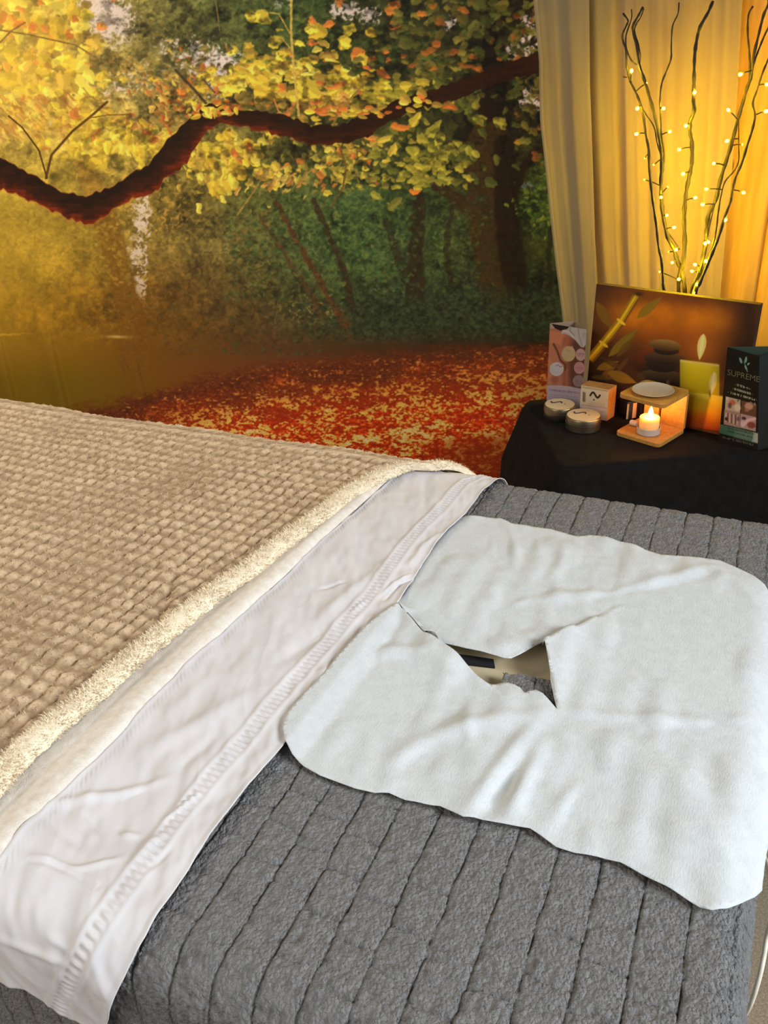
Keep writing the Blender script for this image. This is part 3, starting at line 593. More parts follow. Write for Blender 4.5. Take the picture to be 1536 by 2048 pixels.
    def rectp(x0,x1,y0,y1,yy1,ct,cm,cb,sl=.13):
        top=y0+(zx-x0)*sl; bot=y1+(zx-x0)*sl; m=np.clip((zx-x0)/5,0,1)*np.clip((x1-zx)/5,0,1)*np.clip((zy-top)/5,0,1)*np.clip((bot-zy)/5,0,1)
        t=np.clip((zy-top)/(bot-top),0,1)[...,None]; c=np.where(t<.5,np.array(ct)*(1-2*t)+np.array(cm)*2*t,np.array(cm)*(2-2*t)+np.array(cb)*(2*t-1)); mix(m,c*(1-.25*np.clip(np.abs(zx-(x0+x1)/2)/((x1-x0)/2),0,1)**3)[...,None])
    rectp(965,1225,575,800,0,(198,170,30),(178,152,6),(150,118,4)); mix(np.clip(1-np.abs(zy-(585+(zx-965)*.12))/14,0,1)*np.clip((zx-965)/10,0,1)*np.clip((1222-zx)/8,0,1)*.7,(196,168,96))
    rectp(985,1255,780,1010,0,(196,170,40),(196,120,6),(130,34,2)); mix(np.clip(1-np.abs(zy-(800+(zx-985)*.1))/22,0,1)*np.clip((zx-985)/10,0,1)*np.clip((1250-zx)/8,0,1)*.6,(176,150,60))
    mix(bl(1060,860,120,60)*.4,(212,180,20)); mix(bl(1010,960,140,40)*.35,(180,60,4)); mix(bl(1185,900,40,90)*.4,(214,150,20))
    def flame(x,y0,y1,w,c):
        t=np.clip((zy-y0)/(y1-y0),0,1); ww=w*np.sin(PI*np.clip(t,0,1)**.75)**.8*((zy>y0)&(zy<y1)); cx=x+(t-.5)*-26
        m=np.clip((ww-np.abs(zx-cx))/4,0,1); mix(m*.95,c); mix(np.clip((ww*.5-np.abs(zx-cx))/6,0,1)*.5,(236,206,120))
    flame(1106,412,585,30,(206,170,96)); flame(1178,655,815,26,(190,160,104)); mix(bl(1162,800,5,22)*.8,(60,40,20))
    mix(bl(1060,1000,300,24)*.45*(zy>960),(150,80,16)); mix(np.clip((zx-1230)/40,0,1)*bl(1250,1010,60,60)*.5,(120,50,8))
    img*=(1+(np.random.default_rng(3).random((H,W))-.5)*.05)[...,None]
    P0=onZ(1170,812,ZC); P1=onZ(1472,877,ZC); w=P1-P0; d=ray(1193,568); lam=(P0-CAM)@w/(d@w); T0=CAM+lam*d; hv=T0-P0
    nx,ny=380,290; fx=np.linspace(0,1,nx); fy=np.linspace(0,1,ny)
    n=np.cross(w,hv); n/=np.linalg.norm(n); 
    if n[1]<0:n=-n      # towards the wall
    Vf=(P0[None,None]+fx[None,:,None]*w+fy[:,None,None]*hv).reshape(-1,3)
    uv=project(Vf); col=np.clip(lin(sample(img,uv[:,0],uv[:,1],ox,oy,S))*1.65,0,.9)
    root=empty('canvas_picture',tuple(P0+w*.5),'dark orange canvas picture of bamboo, stacked stones and two candles leaning at the table back','picture')
    mesh_np('printed_front',Vf,gridF(ny,nx),printmat('canvas_print',.55,(900,.1,.0006)),root,cols=col)
    e=.0004; a=P0+n*e; B8=[a,a+w,a+w+n*.016,a+n*.016,a+hv,a+hv+w,a+hv+w+n*.016,a+hv+n*.016]
    V,F=hexa(B8); o=mesh_np('canvas_body',V,F,plain('canvas_edge',(46,26,12),.7),root,smooth=False)
picture()
# ------------------------------------------------------------------ small things on the side table
def panel_print(A,B,hA,hB,nu,nv,off,sc,org,size,painter,gain=1.0):
    """front face A->B (bottom), hA/hB up vectors; painter draws in close-up sketch coordinates"""
    W,H=size; k=.5
    yy,xx=np.mgrid[0:int(H*k),0:int(W*k)]; img=painter(xx/k,yy/k)
    fx=np.linspace(0,1,nu); fy=np.linspace(0,1,nv)
    bot=A[None]+fx[:,None]*(B-A)[None]; top=(A+hA)[None]+fx[:,None]*((B+hB)-(A+hA))[None]
    V=(bot[None]*(1-fy[:,None,None])+top[None]*fy[:,None,None]).reshape(-1,3)
    uv=project(V); col=lin(sample(img,(uv[:,0]-org[0])*sc*k,(uv[:,1]-org[1])*sc*k,0,0,1))*gain
    return V,gridF(nv,nu),np.clip(col,0,.92)
class Pad:
    def __init__(s,X,Y,c): s.X,s.Y=X,Y; s.img=np.zeros(X.shape+(3,)); s.img[:]=c
    def mix(s,m,c): s.img=s.img*(1-m[...,None])+np.asarray(c,float)*m[...,None]
    def ell(s,x,y,rx,ry,c,rot=0,soft=5,a=1):
        ca,sa=math.cos(rot),math.sin(rot); p=((s.X-x)*ca+(s.Y-y)*sa)/rx; q=(-(s.X-x)*sa+(s.Y-y)*ca)/ry
        s.mix(np.clip((1-np.hypot(p,q))*min(rx,ry)/soft,0,1)*a,c)
    def pol(s,P,c,soft=5,a=1):
        P=np.array(P,float); ins=np.zeros(s.X.shape,bool); d=np.full(s.X.shape,1e9)
        for i in range(len(P)):
            x0,y0=P[i];x1,y1=P[(i+1)%len(P)]
            cc=((y0>s.Y)!=(y1>s.Y))&(s.X<(x1-x0)*(s.Y-y0)/(y1-y0+1e-9)+x0); ins^=cc
            L=(x1-x0)**2+(y1-y0)**2+1e-9; t=np.clip(((s.X-x0)*(x1-x0)+(s.Y-y0)*(y1-y0))/L,0,1); d=np.minimum(d,np.hypot(s.X-x0-t*(x1-x0),s.Y-y0-t*(y1-y0)))
        s.mix(np.clip(np.where(ins,d,-d)/soft/2+.5,0,1)*a,c)
    def line(s,P,w,c,a=1,soft=4):
        P=np.array(P,float); d=np.full(s.X.shape,1e9)
        for i in range(len(P)-1):
            (x0,y0),(x1,y1)=P[i],P[i+1]; L=(x1-x0)**2+(y1-y0)**2+1e-9; t=np.clip(((s.X-x0)*(x1-x0)+(s.Y-y0)*(y1-y0))/L,0,1); d=np.minimum(d,np.hypot(s.X-x0-t*(x1-x0),s.Y-y0-t*(y1-y0)))
        s.mix(np.clip((w-d)/soft+.5,0,1)*a,c)
    def print_row(s,x0,y0,x1,y1,h,c,seed,a=.8):
        """a row of lettering too small to read"""
        r=np.random.default_rng(seed); L=math.hypot(x1-x0,y1-y0); p=0; dx,dy=(x1-x0)/L,(y1-y0)/L
        while p<L:
            g=h*(.5+.5*r.random())
            if r.random()>.16: s.line([(x0+dx*p,y0+dy*p-h*.5),(x0+dx*p,y0+dy*p+h*.5)],h*.13,c,a,3)
            if r.random()>.5: s.line([(x0+dx*p,y0+dy*p+h*(r.random()-.5)),(x0+dx*(p+g*.7),y0+dy*(p+g*.7)+h*(r.random()-.5))],h*.11,c,a,3)
            p+=g*.75
SWASH=lambda x,y,w,h:[(x+w*(t-.5),y-h*.5*math.sin((t-.02)*2*PI)) for t in np.linspace(0,1,15)]
def brochure():
    A=np.array([-.3776,1.5199,ZC]);B=np.array([-.3066,1.5003,ZC]);D=np.array([-.337,1.5445,ZC]); up=np.array([0,0,.154])
    def paint(X,Y):
        p=Pad(X,Y,(150,92,66))
        p.ell(700,900,330,800,(70,44,34),0,120,.85); p.pol([(140,320),(430,370),(330,560),(220,520),(150,540)],(168,104,74),20); p.pol([(130,560),(210,540),(290,660),(330,1180),(110,1180)],(156,98,72),20)
        p.line([(215,540),(270,640),(320,790),(400,860),(380,1180)],16,(74,44,30),.8,14); p.line([(150,780),(170,1150)],30,(178,118,92),.4,40); p.pol([(320,1000),(440,930),(430,1190),(360,1190)],(140,80,62),12,.8); p.ell(400,480,70,120,(140,78,58),.3,40,.7); p.ell(230,1100,90,90,(120,66,54),0,50,.6)
        p.pol([(180,215),(470,240),(460,310),(400,300),(330,330),(240,290)],(36,28,22),5); p.pol([(155,205),(185,220),(230,290),(160,300)],(140,128,116),6)
        p.pol([(330,375),(350,315),(420,310),(480,240),(775,290),(755,490),(690,592),(640,580),(560,480),(470,410),(390,368)],(158,146,142),6); p.line([(480,260),(470,330),(540,400)],10,(120,106,104),.7,10); p.line([(600,290),(620,420),(660,560)],12,(122,110,108),.6,14); p.line([(370,330),(450,345),(520,420)],9,(184,172,170),.8,8); p.ell(690,400,40,80,(134,122,118),.3,30,.5)
        p.ell(450,690,112,125,(158,136,100)); p.ell(640,705,82,100,(156,122,120)); p.ell(620,912,88,98,(150,108,108)); p.ell(607,1120,92,98,(120,98,96)); p.ell(262,932,112,112,(164,154,156)); p.ell(500,600,24,40,(170,130,126),.2,8,.8)
        p.line(SWASH(450,640,60,26),4,(96,78,52),.5); p.line(SWASH(300,880,90,36),5,(70,64,66),.8)
        for k,(x,y) in enumerate(((640,690),(620,910),(607,1120))): p.print_row(x-55,y,x+55,y+6,22,(96,62,64),20+k,.6); p.print_row(x-40,y+32,x+40,y+36,14,(96,62,64),30+k,.5)
        p.pol([(60,1188),(300,1188),(480,1205),(700,1250),(700,1700),(60,1700)],(156,140,148),6); p.print_row(150,1258,560,1300,26,(104,74,112),41,.85); p.print_row(560,1300,650,1320,22,(150,90,110),42,.6)
        for k in range(4): p.print_row(150,1330+k*36,600,1380+k*36,15,(112,98,118),50+k,.6)
        return p.img
    V,F,c=panel_print(A,B,up,up,140,280,0,7.878,(1080,620),(1418,2048),paint,1.1)
    root=empty('leaflet_display',tuple((A+B+D)/3),'folded leaflet stand with a skin care photograph, behind the two tins on the side table','leaflet stand')
    mesh_np('front_print',V,F,printmat('leaflet_print',.4),root,cols=c)
    card=plain('leaflet_card',(150,128,112),.6); inn=plain('leaflet_side',(128,112,88),.6)
    def pan(name,p,q,m,push):
        n=np.cross(q-p,up); n/=np.linalg.norm(n); n=n*push
        V,F=hexa([p,q,q+n,p+n,p+up,q+up,q+n+up,p+n+up]); mesh_np(name,V,F,m,root,smooth=False)
    e=np.array([.0,.0005,0]); pan('front_panel',A+e,B+e,card,-.0006); pan('side_panel',B+e,D,inn,-.0006); pan('back_panel',D,A+e,card,-.0006)
brochure()
def dark_leaflet():
    A=onZ(1437,884,ZC); B=onZ(1515,902,ZC); sh=np.array([-.01,.012,0]); B=B+np.array([0,.002,0])
    TA=onY(1455,694,A[1]+.006); TB=onY(1519,713,B[1]+.012); hA=TA-A; hB=TB-B
    D=B+np.array([.05,.046,0]); DT=TA+np.array([.092,.018,.004])
    def paint(X,Y):
        p=Pad(X,Y,(24,21,17))
        # emblem: four leaves on a stalk
        for x,y,rx,ry,r in ((642,480,22,58,-.35),(722,470,22,60,.15),(762,535,18,30,.7),(722,590,20,48,-.35),(742,635,10,30,-.1)): p.ell(x,y,rx,ry,(104,132,112),r,6)
        p.line([(690,500),(720,570),(745,660)],5,(96,122,104))
        # three centred rows of words
        for k,(x0,y0,x1,y1) in enumerate(((590,865,775,925),(545,930,800,1005),(470,985,870,1100))): p.print_row(x0,y0,x1,y1,30,(168,158,138),70+k,.9); p.ell(x0-28,y0-6,7,7,(150,142,122)); p.ell(x1+24,y1+6,7,7,(150,142,122))
        # four pictures
        def quad(x,y,w,h,c): p.pol([(x,y),(x+w,y+w*.24),(x+w-8,y+w*.24+h),(x-12,y+h)],c,4)
        quad(405,1045,235,210,(150,132,112)); quad(655,1110,235,205,(86,58,40)); quad(385,1250,250,235,(132,104,92)); quad(640,1315,245,225,(146,118,112))
        p.ell(510,1140,60,50,(150,84,66),.5,20); p.ell(470,1190,40,60,(70,46,36),0,20,.8); p.ell(590,1220,60,70,(182,162,134),-.4,20,.9); p.ell(430,1080,24,40,(170,158,144),0,12,.8); p.ell(600,1110,20,24,(74,70,52),0,8,.7)
        p.ell(770,1200,80,70,(166,116,98),.2,24); p.ell(740,1260,50,36,(140,92,76),.2,20); p.ell(800,1150,30,30,(120,108,84),0,14,.7); p.ell(860,1170,20,36,(140,126,104),0,10,.7)
        for k in range(7): p.line([(410+k*30,1310+k*6),(404+k*31,1440+k*8)],8,((176,148,134),(70,44,40))[k%2],.8,6)
        p.ell(415,1400,28,34,(60,28,30),0,10); p.ell(600,1400,36,46,(76,60,58),0,16,.7)
        p.ell(690,1390,44,30,(60,40,48),.2,12); p.line([(680,1500),(760,1420),(860,1400)],24,(190,150,146),.9,16); p.ell(810,1500,80,60,(116,56,46),.2,20); p.ell(670,1470,40,60,(176,150,158),.2,16,.8)
        # green strip with two rows, web line beneath
        p.pol([(310,1480),(940,1635),(925,1790),(300,1620)],(54,82,68),4); p.pol([(840,1610),(940,1635),(925,1790),(820,1760)],(156,150,136),14,.9); p.pol([(560,1545),(850,1615),(830,1765),(540,1690)],(98,108,92),40,.6)
        p.print_row(420,1540,850,1640,22,(26,40,34),80,.8); p.print_row(430,1590,830,1695,22,(26,40,34),81,.8); p.print_row(360,1690,840,1810,28,(92,98,84),82,.8)
        return p.img
    V,F,c=panel_print(A,B,hA,hB,200,420,0,7.877,(1400,660),(1071,2048),paint,1.3)
    root=empty('dark_leaflet_display',tuple((A+B+D)/3),'black folded leaflet stand with a pale leaf emblem and four small pictures','leaflet stand')
    mesh_np('front_print',V,F,printmat('glossy_print',.25,None,.6),root,cols=c)
    blk=plain('black_card',(22,20,17),.35,coat=.3); grn=plain('green_card',(46,64,46),.6)
    def pan(name,p,q,pt,qt,m,push):
        n=np.cross(q-p,pt-p); n/=np.linalg.norm(n); n=n*push
        V,F=hexa([p,q,q+n,p+n,pt,qt,qt+n,pt+n]); mesh_np(name,V,F,m,root,smooth=False)
    n=np.array([0,.0006,0])
    pan('front_panel',A+n,B+n,TA+n,TB+n,blk,-.0006); pan('side_panel',B+n,D,TB+n,DT,blk,-.0006); pan('back_panel',D,A+n,DT,TA+n,grn,-.0006)
    # heading
    cu=bpy.data.curves.new('heading','FONT'); cu.body='SUPREME'; cu.size=1; cu.extrude=0; cu.resolution_u=4
    to=bpy.data.objects.new('heading_tmp',cu); COL.objects.link(to); dg=bpy.context.evaluated_depsgraph_get(); me=bpy.data.meshes.new_from_object(to.evaluated_get(dg)); bpy.data.objects.remove(to)
    P=np.array([v.co[:] for v in me.vertices]); w0=P[:,0].max(); xax=(B-A)*.5+(B+hB-A-hA)*.5; yax=hA*.5+hB*.5; Wd=np.linalg.norm(xax); yn=yax/np.linalg.norm(yax)
    org=A+hA*.725+xax*.06; nn=np.cross(xax,yax); nn/=np.linalg.norm(nn)
    L=org[None]+P[:,:1]/w0*xax[None]*.9+P[:,1:2]*yn*.0135-(np.array([0,.0005,0]))
    o=mesh_np('heading',L,[tuple(p.vertices) for p in me.polygons],plain('heading_ink',(96,88,58),.5),root,smooth=False)
dark_leaflet()
M_tin=plain('brushed_tin',(168,158,138),.34,1.0); M_cream=plain('tin_label',(204,178,138),.55); M_ink=plain('dark_ink',(44,36,28),.6)
def tin(name,cx,cy,r,h,label,rot):
    root=empty(name,(cx,cy,ZC),label,'tin')
    lathe('body',[(r*.95,0),(r*.985,.0015),(r*.985,h*.52),(r*.96,h*.53)],(cx,cy,ZC),M_tin,root)
    lid=lathe('lid',[(r*.99,h*.54),(r*1.012,h*.545),(r*1.012,h*.56),(r,h*.57),(r,h*.93),(r*.985,h*.975),(r*.95,h)],(cx,cy,ZC),M_tin,root)
    lathe('lid_label',[(r*.93,h+.0001),(r*.925,h+.0004)],(cx,cy,ZC),M_cream,lid,capb=False)
    c,s=math.cos(rot),math.sin(rot); P=[(cx+(a*c-b*s)*r,cy+(a*s+b*c)*r,ZC+h+.0006) for a,b in SWASH(-.3,.1,.75,.42)]
    tube('lid_mark',P,[.0004]+[.0013]*13+[.0004],M_ink,lid,seg=5)
    d=(cx+(.3*c-.12*s)*r,cy+(.3*s+.12*c)*r); lathe('lid_dot',[(.0012,.0004),(.0011,.0008)],(d[0],d[1],ZC+h),M_ink,lid,seg=10)
tin('salve_tin',-.287,1.4245,.0305,.0245,'round silver tin with a cream lid, in front of its neighbour and the small box',-.3)
tin('salve_tin',-.3385,1.4615,.0285,.0245,'round silver tin with a cream lid, behind the other tin at the leaflet foot',-.25)
def box():
    A=np.array([-.3048,1.4755,ZC]);B=np.array([-.2533,1.4662,ZC]); D=np.array([.0081,.0266,0]); up=np.array([0,0,.0595])
    def paint(X,Y):
        p=Pad(X,Y,(176,164,142)); p.line([(700,1225),(1060,1280)],4,(120,104,80),.7)
        p.pol([(660,1195),(1080,1260),(1070,1290),(655,1230)],(150,128,92),6,.6); p.line(SWASH(868,1340,150,84),15,(40,34,26)); p.ell(848,1415,15,17,(60,52,42)); p.pol([(672,1290),(722,1300),(716,1450),(668,1440)],(92,84,68),6,.75); p.print_row(690,1300,690,1440,30,(60,52,42),5,.7)
        for k in range(3): p.print_row(770,1450+k*28,1030,1492+k*28,12,(128,116,96),8+k,.6)
        p.line([(650,1488),(1050,1545)],4,(150,96,88),.9); p.pol([(600,1492),(1050,1549),(1050,1800),(600,1800)],(166,152,152),5); p.print_row(960,1600,1030,1612,14,(120,104,110),15,.5)
        return p.img
    V,F,c=panel_print(A,B,up,up,120,140,0,7.878,(1080,620),(1418,2048),paint,1.1)
    root=empty('soap_box',tuple((A+B)/2+D/2),'small upright kraft box with a cream label and a dark swash mark, behind the tins','box')
    e=np.array([.0002,.0005,0]); V8,F8=hexa([A+e,B+e,B+D,A+D,A+e+up,B+e+up,B+D+up,A+D+up]); mesh_np('carton',V8,F8,plain('kraft_card',(178,122,58),.6,var=(160,(166,110,48),(190,134,68))),root,smooth=False)
    mesh_np('label',V,F,printmat('box_label',.6),root,cols=c)
box()
M_bamboo=woodmat('bamboo_ply',(176,120,48),(200,146,70),(30,30,30),5,.45); M_bedge=plain('bamboo_edge',(150,108,52),.5)
BL=np.array([-.228,1.4087]);BF=np.array([-.1487,1.3765]);BR=np.array([-.1163,1.4570]);BB=BL+BR-BF
def rrect(P,r,k=6):
    out=[]
    for i in range(4):
        a,b,c=P[i-1],P[i],P[(i+1)%4]; u=(a-b)/np.linalg.norm(a-b); v=(c-b)/np.linalg.norm(c-b)
        for t in np.linspace(0,1,k):
            # quadratic round of the corner
            p0,p2=b+u*r,b+v*r; out.append(tuple((1-t)**2*p0+2*t*(1-t)*b+t*t*p2))
    return out
HB=.0775
def burner():
    root=empty('wax_burner',(float((BL+BR)[0]/2),float((BL+BR)[1]/2),ZC),'bamboo wax burner with a white dish on top, in front of the canvas picture','wax burner')
    prism('base_board',rrect([BL,BF,BR,BB],.011),ZC,ZC+.0075,M_bamboo,root,bev=.0008)
    prism('top_board',rrect([BL,BF,BR,BB],.011),ZC+HB-.0075,ZC+HB,M_bamboo,root,bev=.0008)
    ax=(BB-BR); L=np.linalg.norm(ax); ax=ax/L; nz=(BF-BR)/np.linalg.norm(BF-BR)
    def wallp(a,b): 
        p=[BR+ax*a+nz*.001,BR+ax*b+nz*.001,BR+ax*b+nz*.0075,BR+ax*a+nz*.0075]; prism('back_panel',[tuple(q) for q in p],ZC+.0075,ZC+HB-.0075,M_bamboo,root,bev=.0005)
    wallp(.001,.046); wallp(.0505,.079)
    c=(BL+BR)/2; zt=ZC+HB; r=.0345
    lathe('dish',[(r*.62,.0),(r*.7,.0006),(r*.97,.0042),(r,.0052),(r*.985,.0056),(r*.9,.0038),(r*.6,.0016),(0.0005,.0012)],(c[0]-.002,c[1]-.004,zt+.0002),plain('pale_glaze',(198,178,148),.25,coat=.3),root,capt=False,seg=56)
burner()
def candle():
    x,y=-.1735,1.4185; z=ZC+.0078
    root=empty('tealight',(x,y,z),'lit white tealight candle in a clear cup inside the bamboo burner','candle')
    cup,nt,b=newmat('frosted_cup'); b.inputs['Base Color'].default_value=L4((222,206,196)); b.inputs['Roughness'].default_value=.3; b.inputs['Transmission Weight'].default_value=.35; b.inputs['IOR'].default_value=1.3
    lathe('cup',[(.0175,0),(.0192,.0012),(.0196,.0118),(.0190,.0122),(.0184,.0118),(.0182,.002)],(x,y,z),cup,root,capt=False)
    wax,nt,b=newmat('candle_wax'); b.inputs['Base Color'].default_value=L4((250,214,130)); b.inputs['Roughness'].default_value=.45; b.inputs['Subsurface Weight'].default_value=.6; b.inputs['Subsurface Radius'].default_value=(.02,.010,.003); b.inputs['Subsurface Scale'].default_value=1.0
    lathe('wax',[(.0165,.0022),(.0168,.028),(.0162,.0295),(.0145,.0299),(.006,.0282),(.0004,.0280)],(x,y,z),wax,root,capt=False)
    tube('wick',[(x,y,z+.0275),(x+.0002,y,z+.031),(x+.0008,y,z+.0335)],.0006,M_ink,root,seg=6)
    fl=emis('flame_glow',(1.0,.48,.11),330.0)
    prof=[(0.0002,.0)]+[(.0036*math.sin(PI*t**.62)**.9+.0001,t*.0165) for t in np.linspace(.06,.97,14)]+[(.0001,.0168)]
    lathe('flame',prof,(x+.0008,y,z+.0318),fl,root,seg=16)
candle()
def odds():
    # small dark packet with pale edges and a white stopper, half hidden by the burner
    a=onZ(1248,848,ZC); b=onZ(1270,846,ZC)+np.array([0,.012,0]); d=np.array([.004,.014,0]); up=np.array([0,0,.034])
    root=empty('dark_packet',tuple((a+b)/2),'small dark packet with two pale vertical stripes standing behind the wax burner','packet')
    a=a+np.array([-.001,.018,0]); b=b+np.array([.001,.012,0])
    V,F=hexa([a,b,b+d,a+d,a+up,b+up,b+d+up,a+d+up]); bevel(mesh_np('packet_body',V,F,plain('dark_plastic',(34,28,22),.35),root,smooth=False),.001)
    w=b-a
    for f0,f1,c in ((.06,.2,(150,140,124)),(.52,.82,(206,160,130))):
        e=np.array([0,-.0006,0]); p=a+w*f0+e; q=a+w*f1+e; u=up*.9; lo=up*.05
        V,F=hexa([p+lo,q+lo,q+lo-e*.5,p+lo-e*.5,p+u,q+u,q+u-e*.5,p+u-e*.5]); mesh_np('stripe',V,F,plain('pale_stripe',c,.5),root,smooth=False)
    p=onZ(1268,846,ZC+.013); ax=np.array([.9,-.35,0]); ax/=np.linalg.norm(ax); ts=np.linspace(-1,1,11)
    P=p+np.outer(ts*.0085,ax); R=.005*np.clip(1-np.abs(ts)**5,0.02,1)**.5
    tag(tube('stopper',P,R,plain('white_stopper',(214,192,170),.4),base=p-np.array([0,0,.005]),seg=14),'small rounded white stopper lying on the burner base behind the candle','stopper')
odds()
# ------------------------------------------------------------------ massage table and its layers
TN,TF,RN,RF,SE,RS=.285,.977,.040,.030,.022,.030   # flat part limits (near, far), edge radii, flat limit at the head end
def prof(a,lim,r):
    """arclength past a rounded edge -> distance, drop, angle"""
    e=np.maximum(a-lim,0); th=np.minimum(e/r,PI/2); ex=np.maximum(e-r*PI/2,0)
    return np.where(a>lim,lim+r*np.sin(th),a), r*(1-np.cos(th))+ex, th
def drape(s,t,h):
    s=np.asarray(s,float);t=np.asarray(t,float);h=np.asarray(h,float)
    X,dx,tx=prof(s,SE,RS)
    mid=(TN+TF)/2
    Yf,df,tf=prof(t,TF,RF); Yn,dn,tn=prof(-t,-TN,RN)
    far=t>mid; Y=np.where(far,Yf,-Yn); dy=np.where(far,df,dn); ty=np.where(far,tf,-tn)
    nx=np.sin(tx);ny=np.sin(ty);nz=np.cos(tx)*np.cos(ty); L=np.sqrt(nx**2+ny**2+nz**2)+1e-9
    return np.stack([X+h*nx/L,Y+h*ny/L,ZT-(dx**3+dy**3)**(1/3)+h*nz/L],-1)
def st(px,py,h=0.):
    d=ray(px,py); P=onZ(px,py,ZT+h); s,t=P[0],P[1]
    if t<TN:
        # cylinder along x
        oy,oz=CAM[1]-TN,CAM[2]-(ZT-RN); a=d[1]**2+d[2]**2; b=oy*d[1]+oz*d[2]; c=oy*oy+oz*oz-(RN+h)**2; D=b*b-a*c
        ok=False
        if D>0:
            k=(-b-math.sqrt(D))/a; P=CAM+d*k
            if P[2]>ZT-RN: th=math.atan2(TN-P[1],P[2]-(ZT-RN)); t=TN-RN*th; s=P[0]; ok=True
        if not ok:
            k=(TN-RN-h-CAM[1])/d[1]; P=CAM+d*k; s=P[0]; t=TN-RN*PI/2-(ZT-RN-P[2])
    elif s>SE:
        ox,oz=CAM[0]-SE,CAM[2]-(ZT-RS); a=d[0]**2+d[2]**2; b=ox*d[0]+oz*d[2]; c=ox*ox+oz*oz-(RS+h)**2; D=b*b-a*c
        if D>0:
            k=(-b-math.sqrt(D))/a; P=CAM+d*k
            th=math.atan2(P[0]-SE,P[2]-(ZT-RS)); s=SE+RS*th; t=P[1]
        else: s=SE+RS*1.3
    elif t>TF: t=min(t,TF+.01)
    return s,t
def edge(P,h,ext=None):
    Q=np.array([st(u,v,h) for u,v in P]); k=np.argsort(Q[:,1]); Q=Q[k]
    def f(t):
        t=np.asarray(t,float); r=np.interp(t,Q[:,1],Q[:,0])
        lo=t<Q[0,1]; sl=(Q[min(3,len(Q)-1),0]-Q[0,0])/(Q[min(3,len(Q)-1),1]-Q[0,1]); r=np.where(lo,Q[0,0]+(t-Q[0,1])*sl,r)
        hi=t>Q[-1,1]; sl=(Q[-1,0]-Q[-3,0])/(Q[-1,1]-Q[-3,1]); return np.where(hi,Q[-1,0]+(t-Q[-1,1])*sl,r)
    return f
def seg_ridge(s,t,P,w,a):
    """raised (a>0) or sunk crease along a polyline given in (s,t)"""
    d=np.full(s.shape,1e9); P=np.array(P); L=len(P)-1; fall=np.ones(s.shape)
    for i in range(L):
        (x0,y0),(x1,y1)=P[i],P[i+1]; q=np.clip(((s-x0)*(x1-x0)+(t-y0)*(y1-y0))/((x1-x0)**2+(y1-y0)**2),0,1); dd=np.hypot(s-x0-q*(x1-x0),t-y0-q*(y1-y0))
        k=dd<d; g=(i+q)/L; fall=np.where(k,np.sin(PI*np.clip(g*.9+.05,0,1))**.6,fall); d=np.where(k,dd,d)
    return a*np.exp(-(d/w)**2)*fall
XHEAD=SE; XFOOT=-1.9
M_vinyl=plain('cream_vinyl',(214,196,160),.5,bump=(400,.1,.001)); M_wood=woodmat('beech_legs',(176,128,78),(200,150,98),(6,6,40),3)
def mtable():
    root=empty('massage_table',(-.93,.63,0),'cream padded massage table under the grey fleece cover, seen only through the paper slit','massage table')
    V=[];z0,z1=ZT-.078,ZT-.012
    o=mesh_np('padded_top',*hexa([(XFOOT,TN-.022,z0),(XHEAD+.016,TN-.022,z0),(XHEAD+.016,TF+.016,z0),(XFOOT,TF+.016,z0),(XFOOT,TN-.022,z1),(XHEAD+.016,TN-.022,z1),(XHEAD+.016,TF+.016,z1),(XFOOT,TF+.016,z1)]),M_vinyl,root,smooth=False); bevel(o,.018,4)
    for x in (XFOOT+.15,XHEAD-.15):
        for y in (TN+.05,TF-.05):
            p=[(x-.02,y-.02),(x+.02,y-.02),(x+.02,y+.02),(x-.02,y+.02)]; prism('leg',p,0,z0,M_wood,root)
    for y in (TN+.02,TF-.02): prism('side_rail',[(XFOOT+.1,y-.012),(XHEAD-.1,y-.012),(XHEAD-.1,y+.012),(XFOOT+.1,y+.012)],z0-.05,z0+.001,M_wood,root)
    # black slab added in place of the shaded hole gap, seen through the slit
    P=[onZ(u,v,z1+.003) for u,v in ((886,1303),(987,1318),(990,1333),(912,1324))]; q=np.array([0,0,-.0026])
    V,F=hexa([p+q for p in P[::-1]]+[p for p in P[::-1]]); mesh_np('gap_shade_slab',V,F,plain('gap_shade_black',(22,22,26),.8,bump=(600,.4,.001)),root,smooth=False)
mtable()
# grey fleece cover ---------------------------------------------------
QX=.0313
def q_line(s,t): return (s+.2215+(t-.99)*.0195)/QX      # integer on each quilting line
def qn(s,t): return vnoise(s,t,.02,601,2)*.10
def fleece_h(s,t):
    f=q_line(s,t)+qn(s,t); d=np.abs(f-np.round(f))*QX
    pil=np.clip(d/(QX/2),0,1); h=.0011*np.sin(pil*PI/2)**.5-.0011
    h-=.0026*np.exp(-(d/.0007)**2)*(.75+vnoise(s,t,.02,641,2))
    k=np.floor(f); row=(t+.0117*(np.mod(k*7,3)))/.035+vnoise(s,t,.03,611,2)*.25; dr=np.abs(row-np.round(row))*.035
    st_=.35+.65*np.clip(vnoise(s,t,.06,612,2)*3+.6,0,1)
    h-=.0026*np.exp(-(dr/.0012)**2)*st_
    h+=vnoise(s,t,.0042,621,2,.6)*.0026+vnoise(s,t,.12,631,2)*.003
    return h
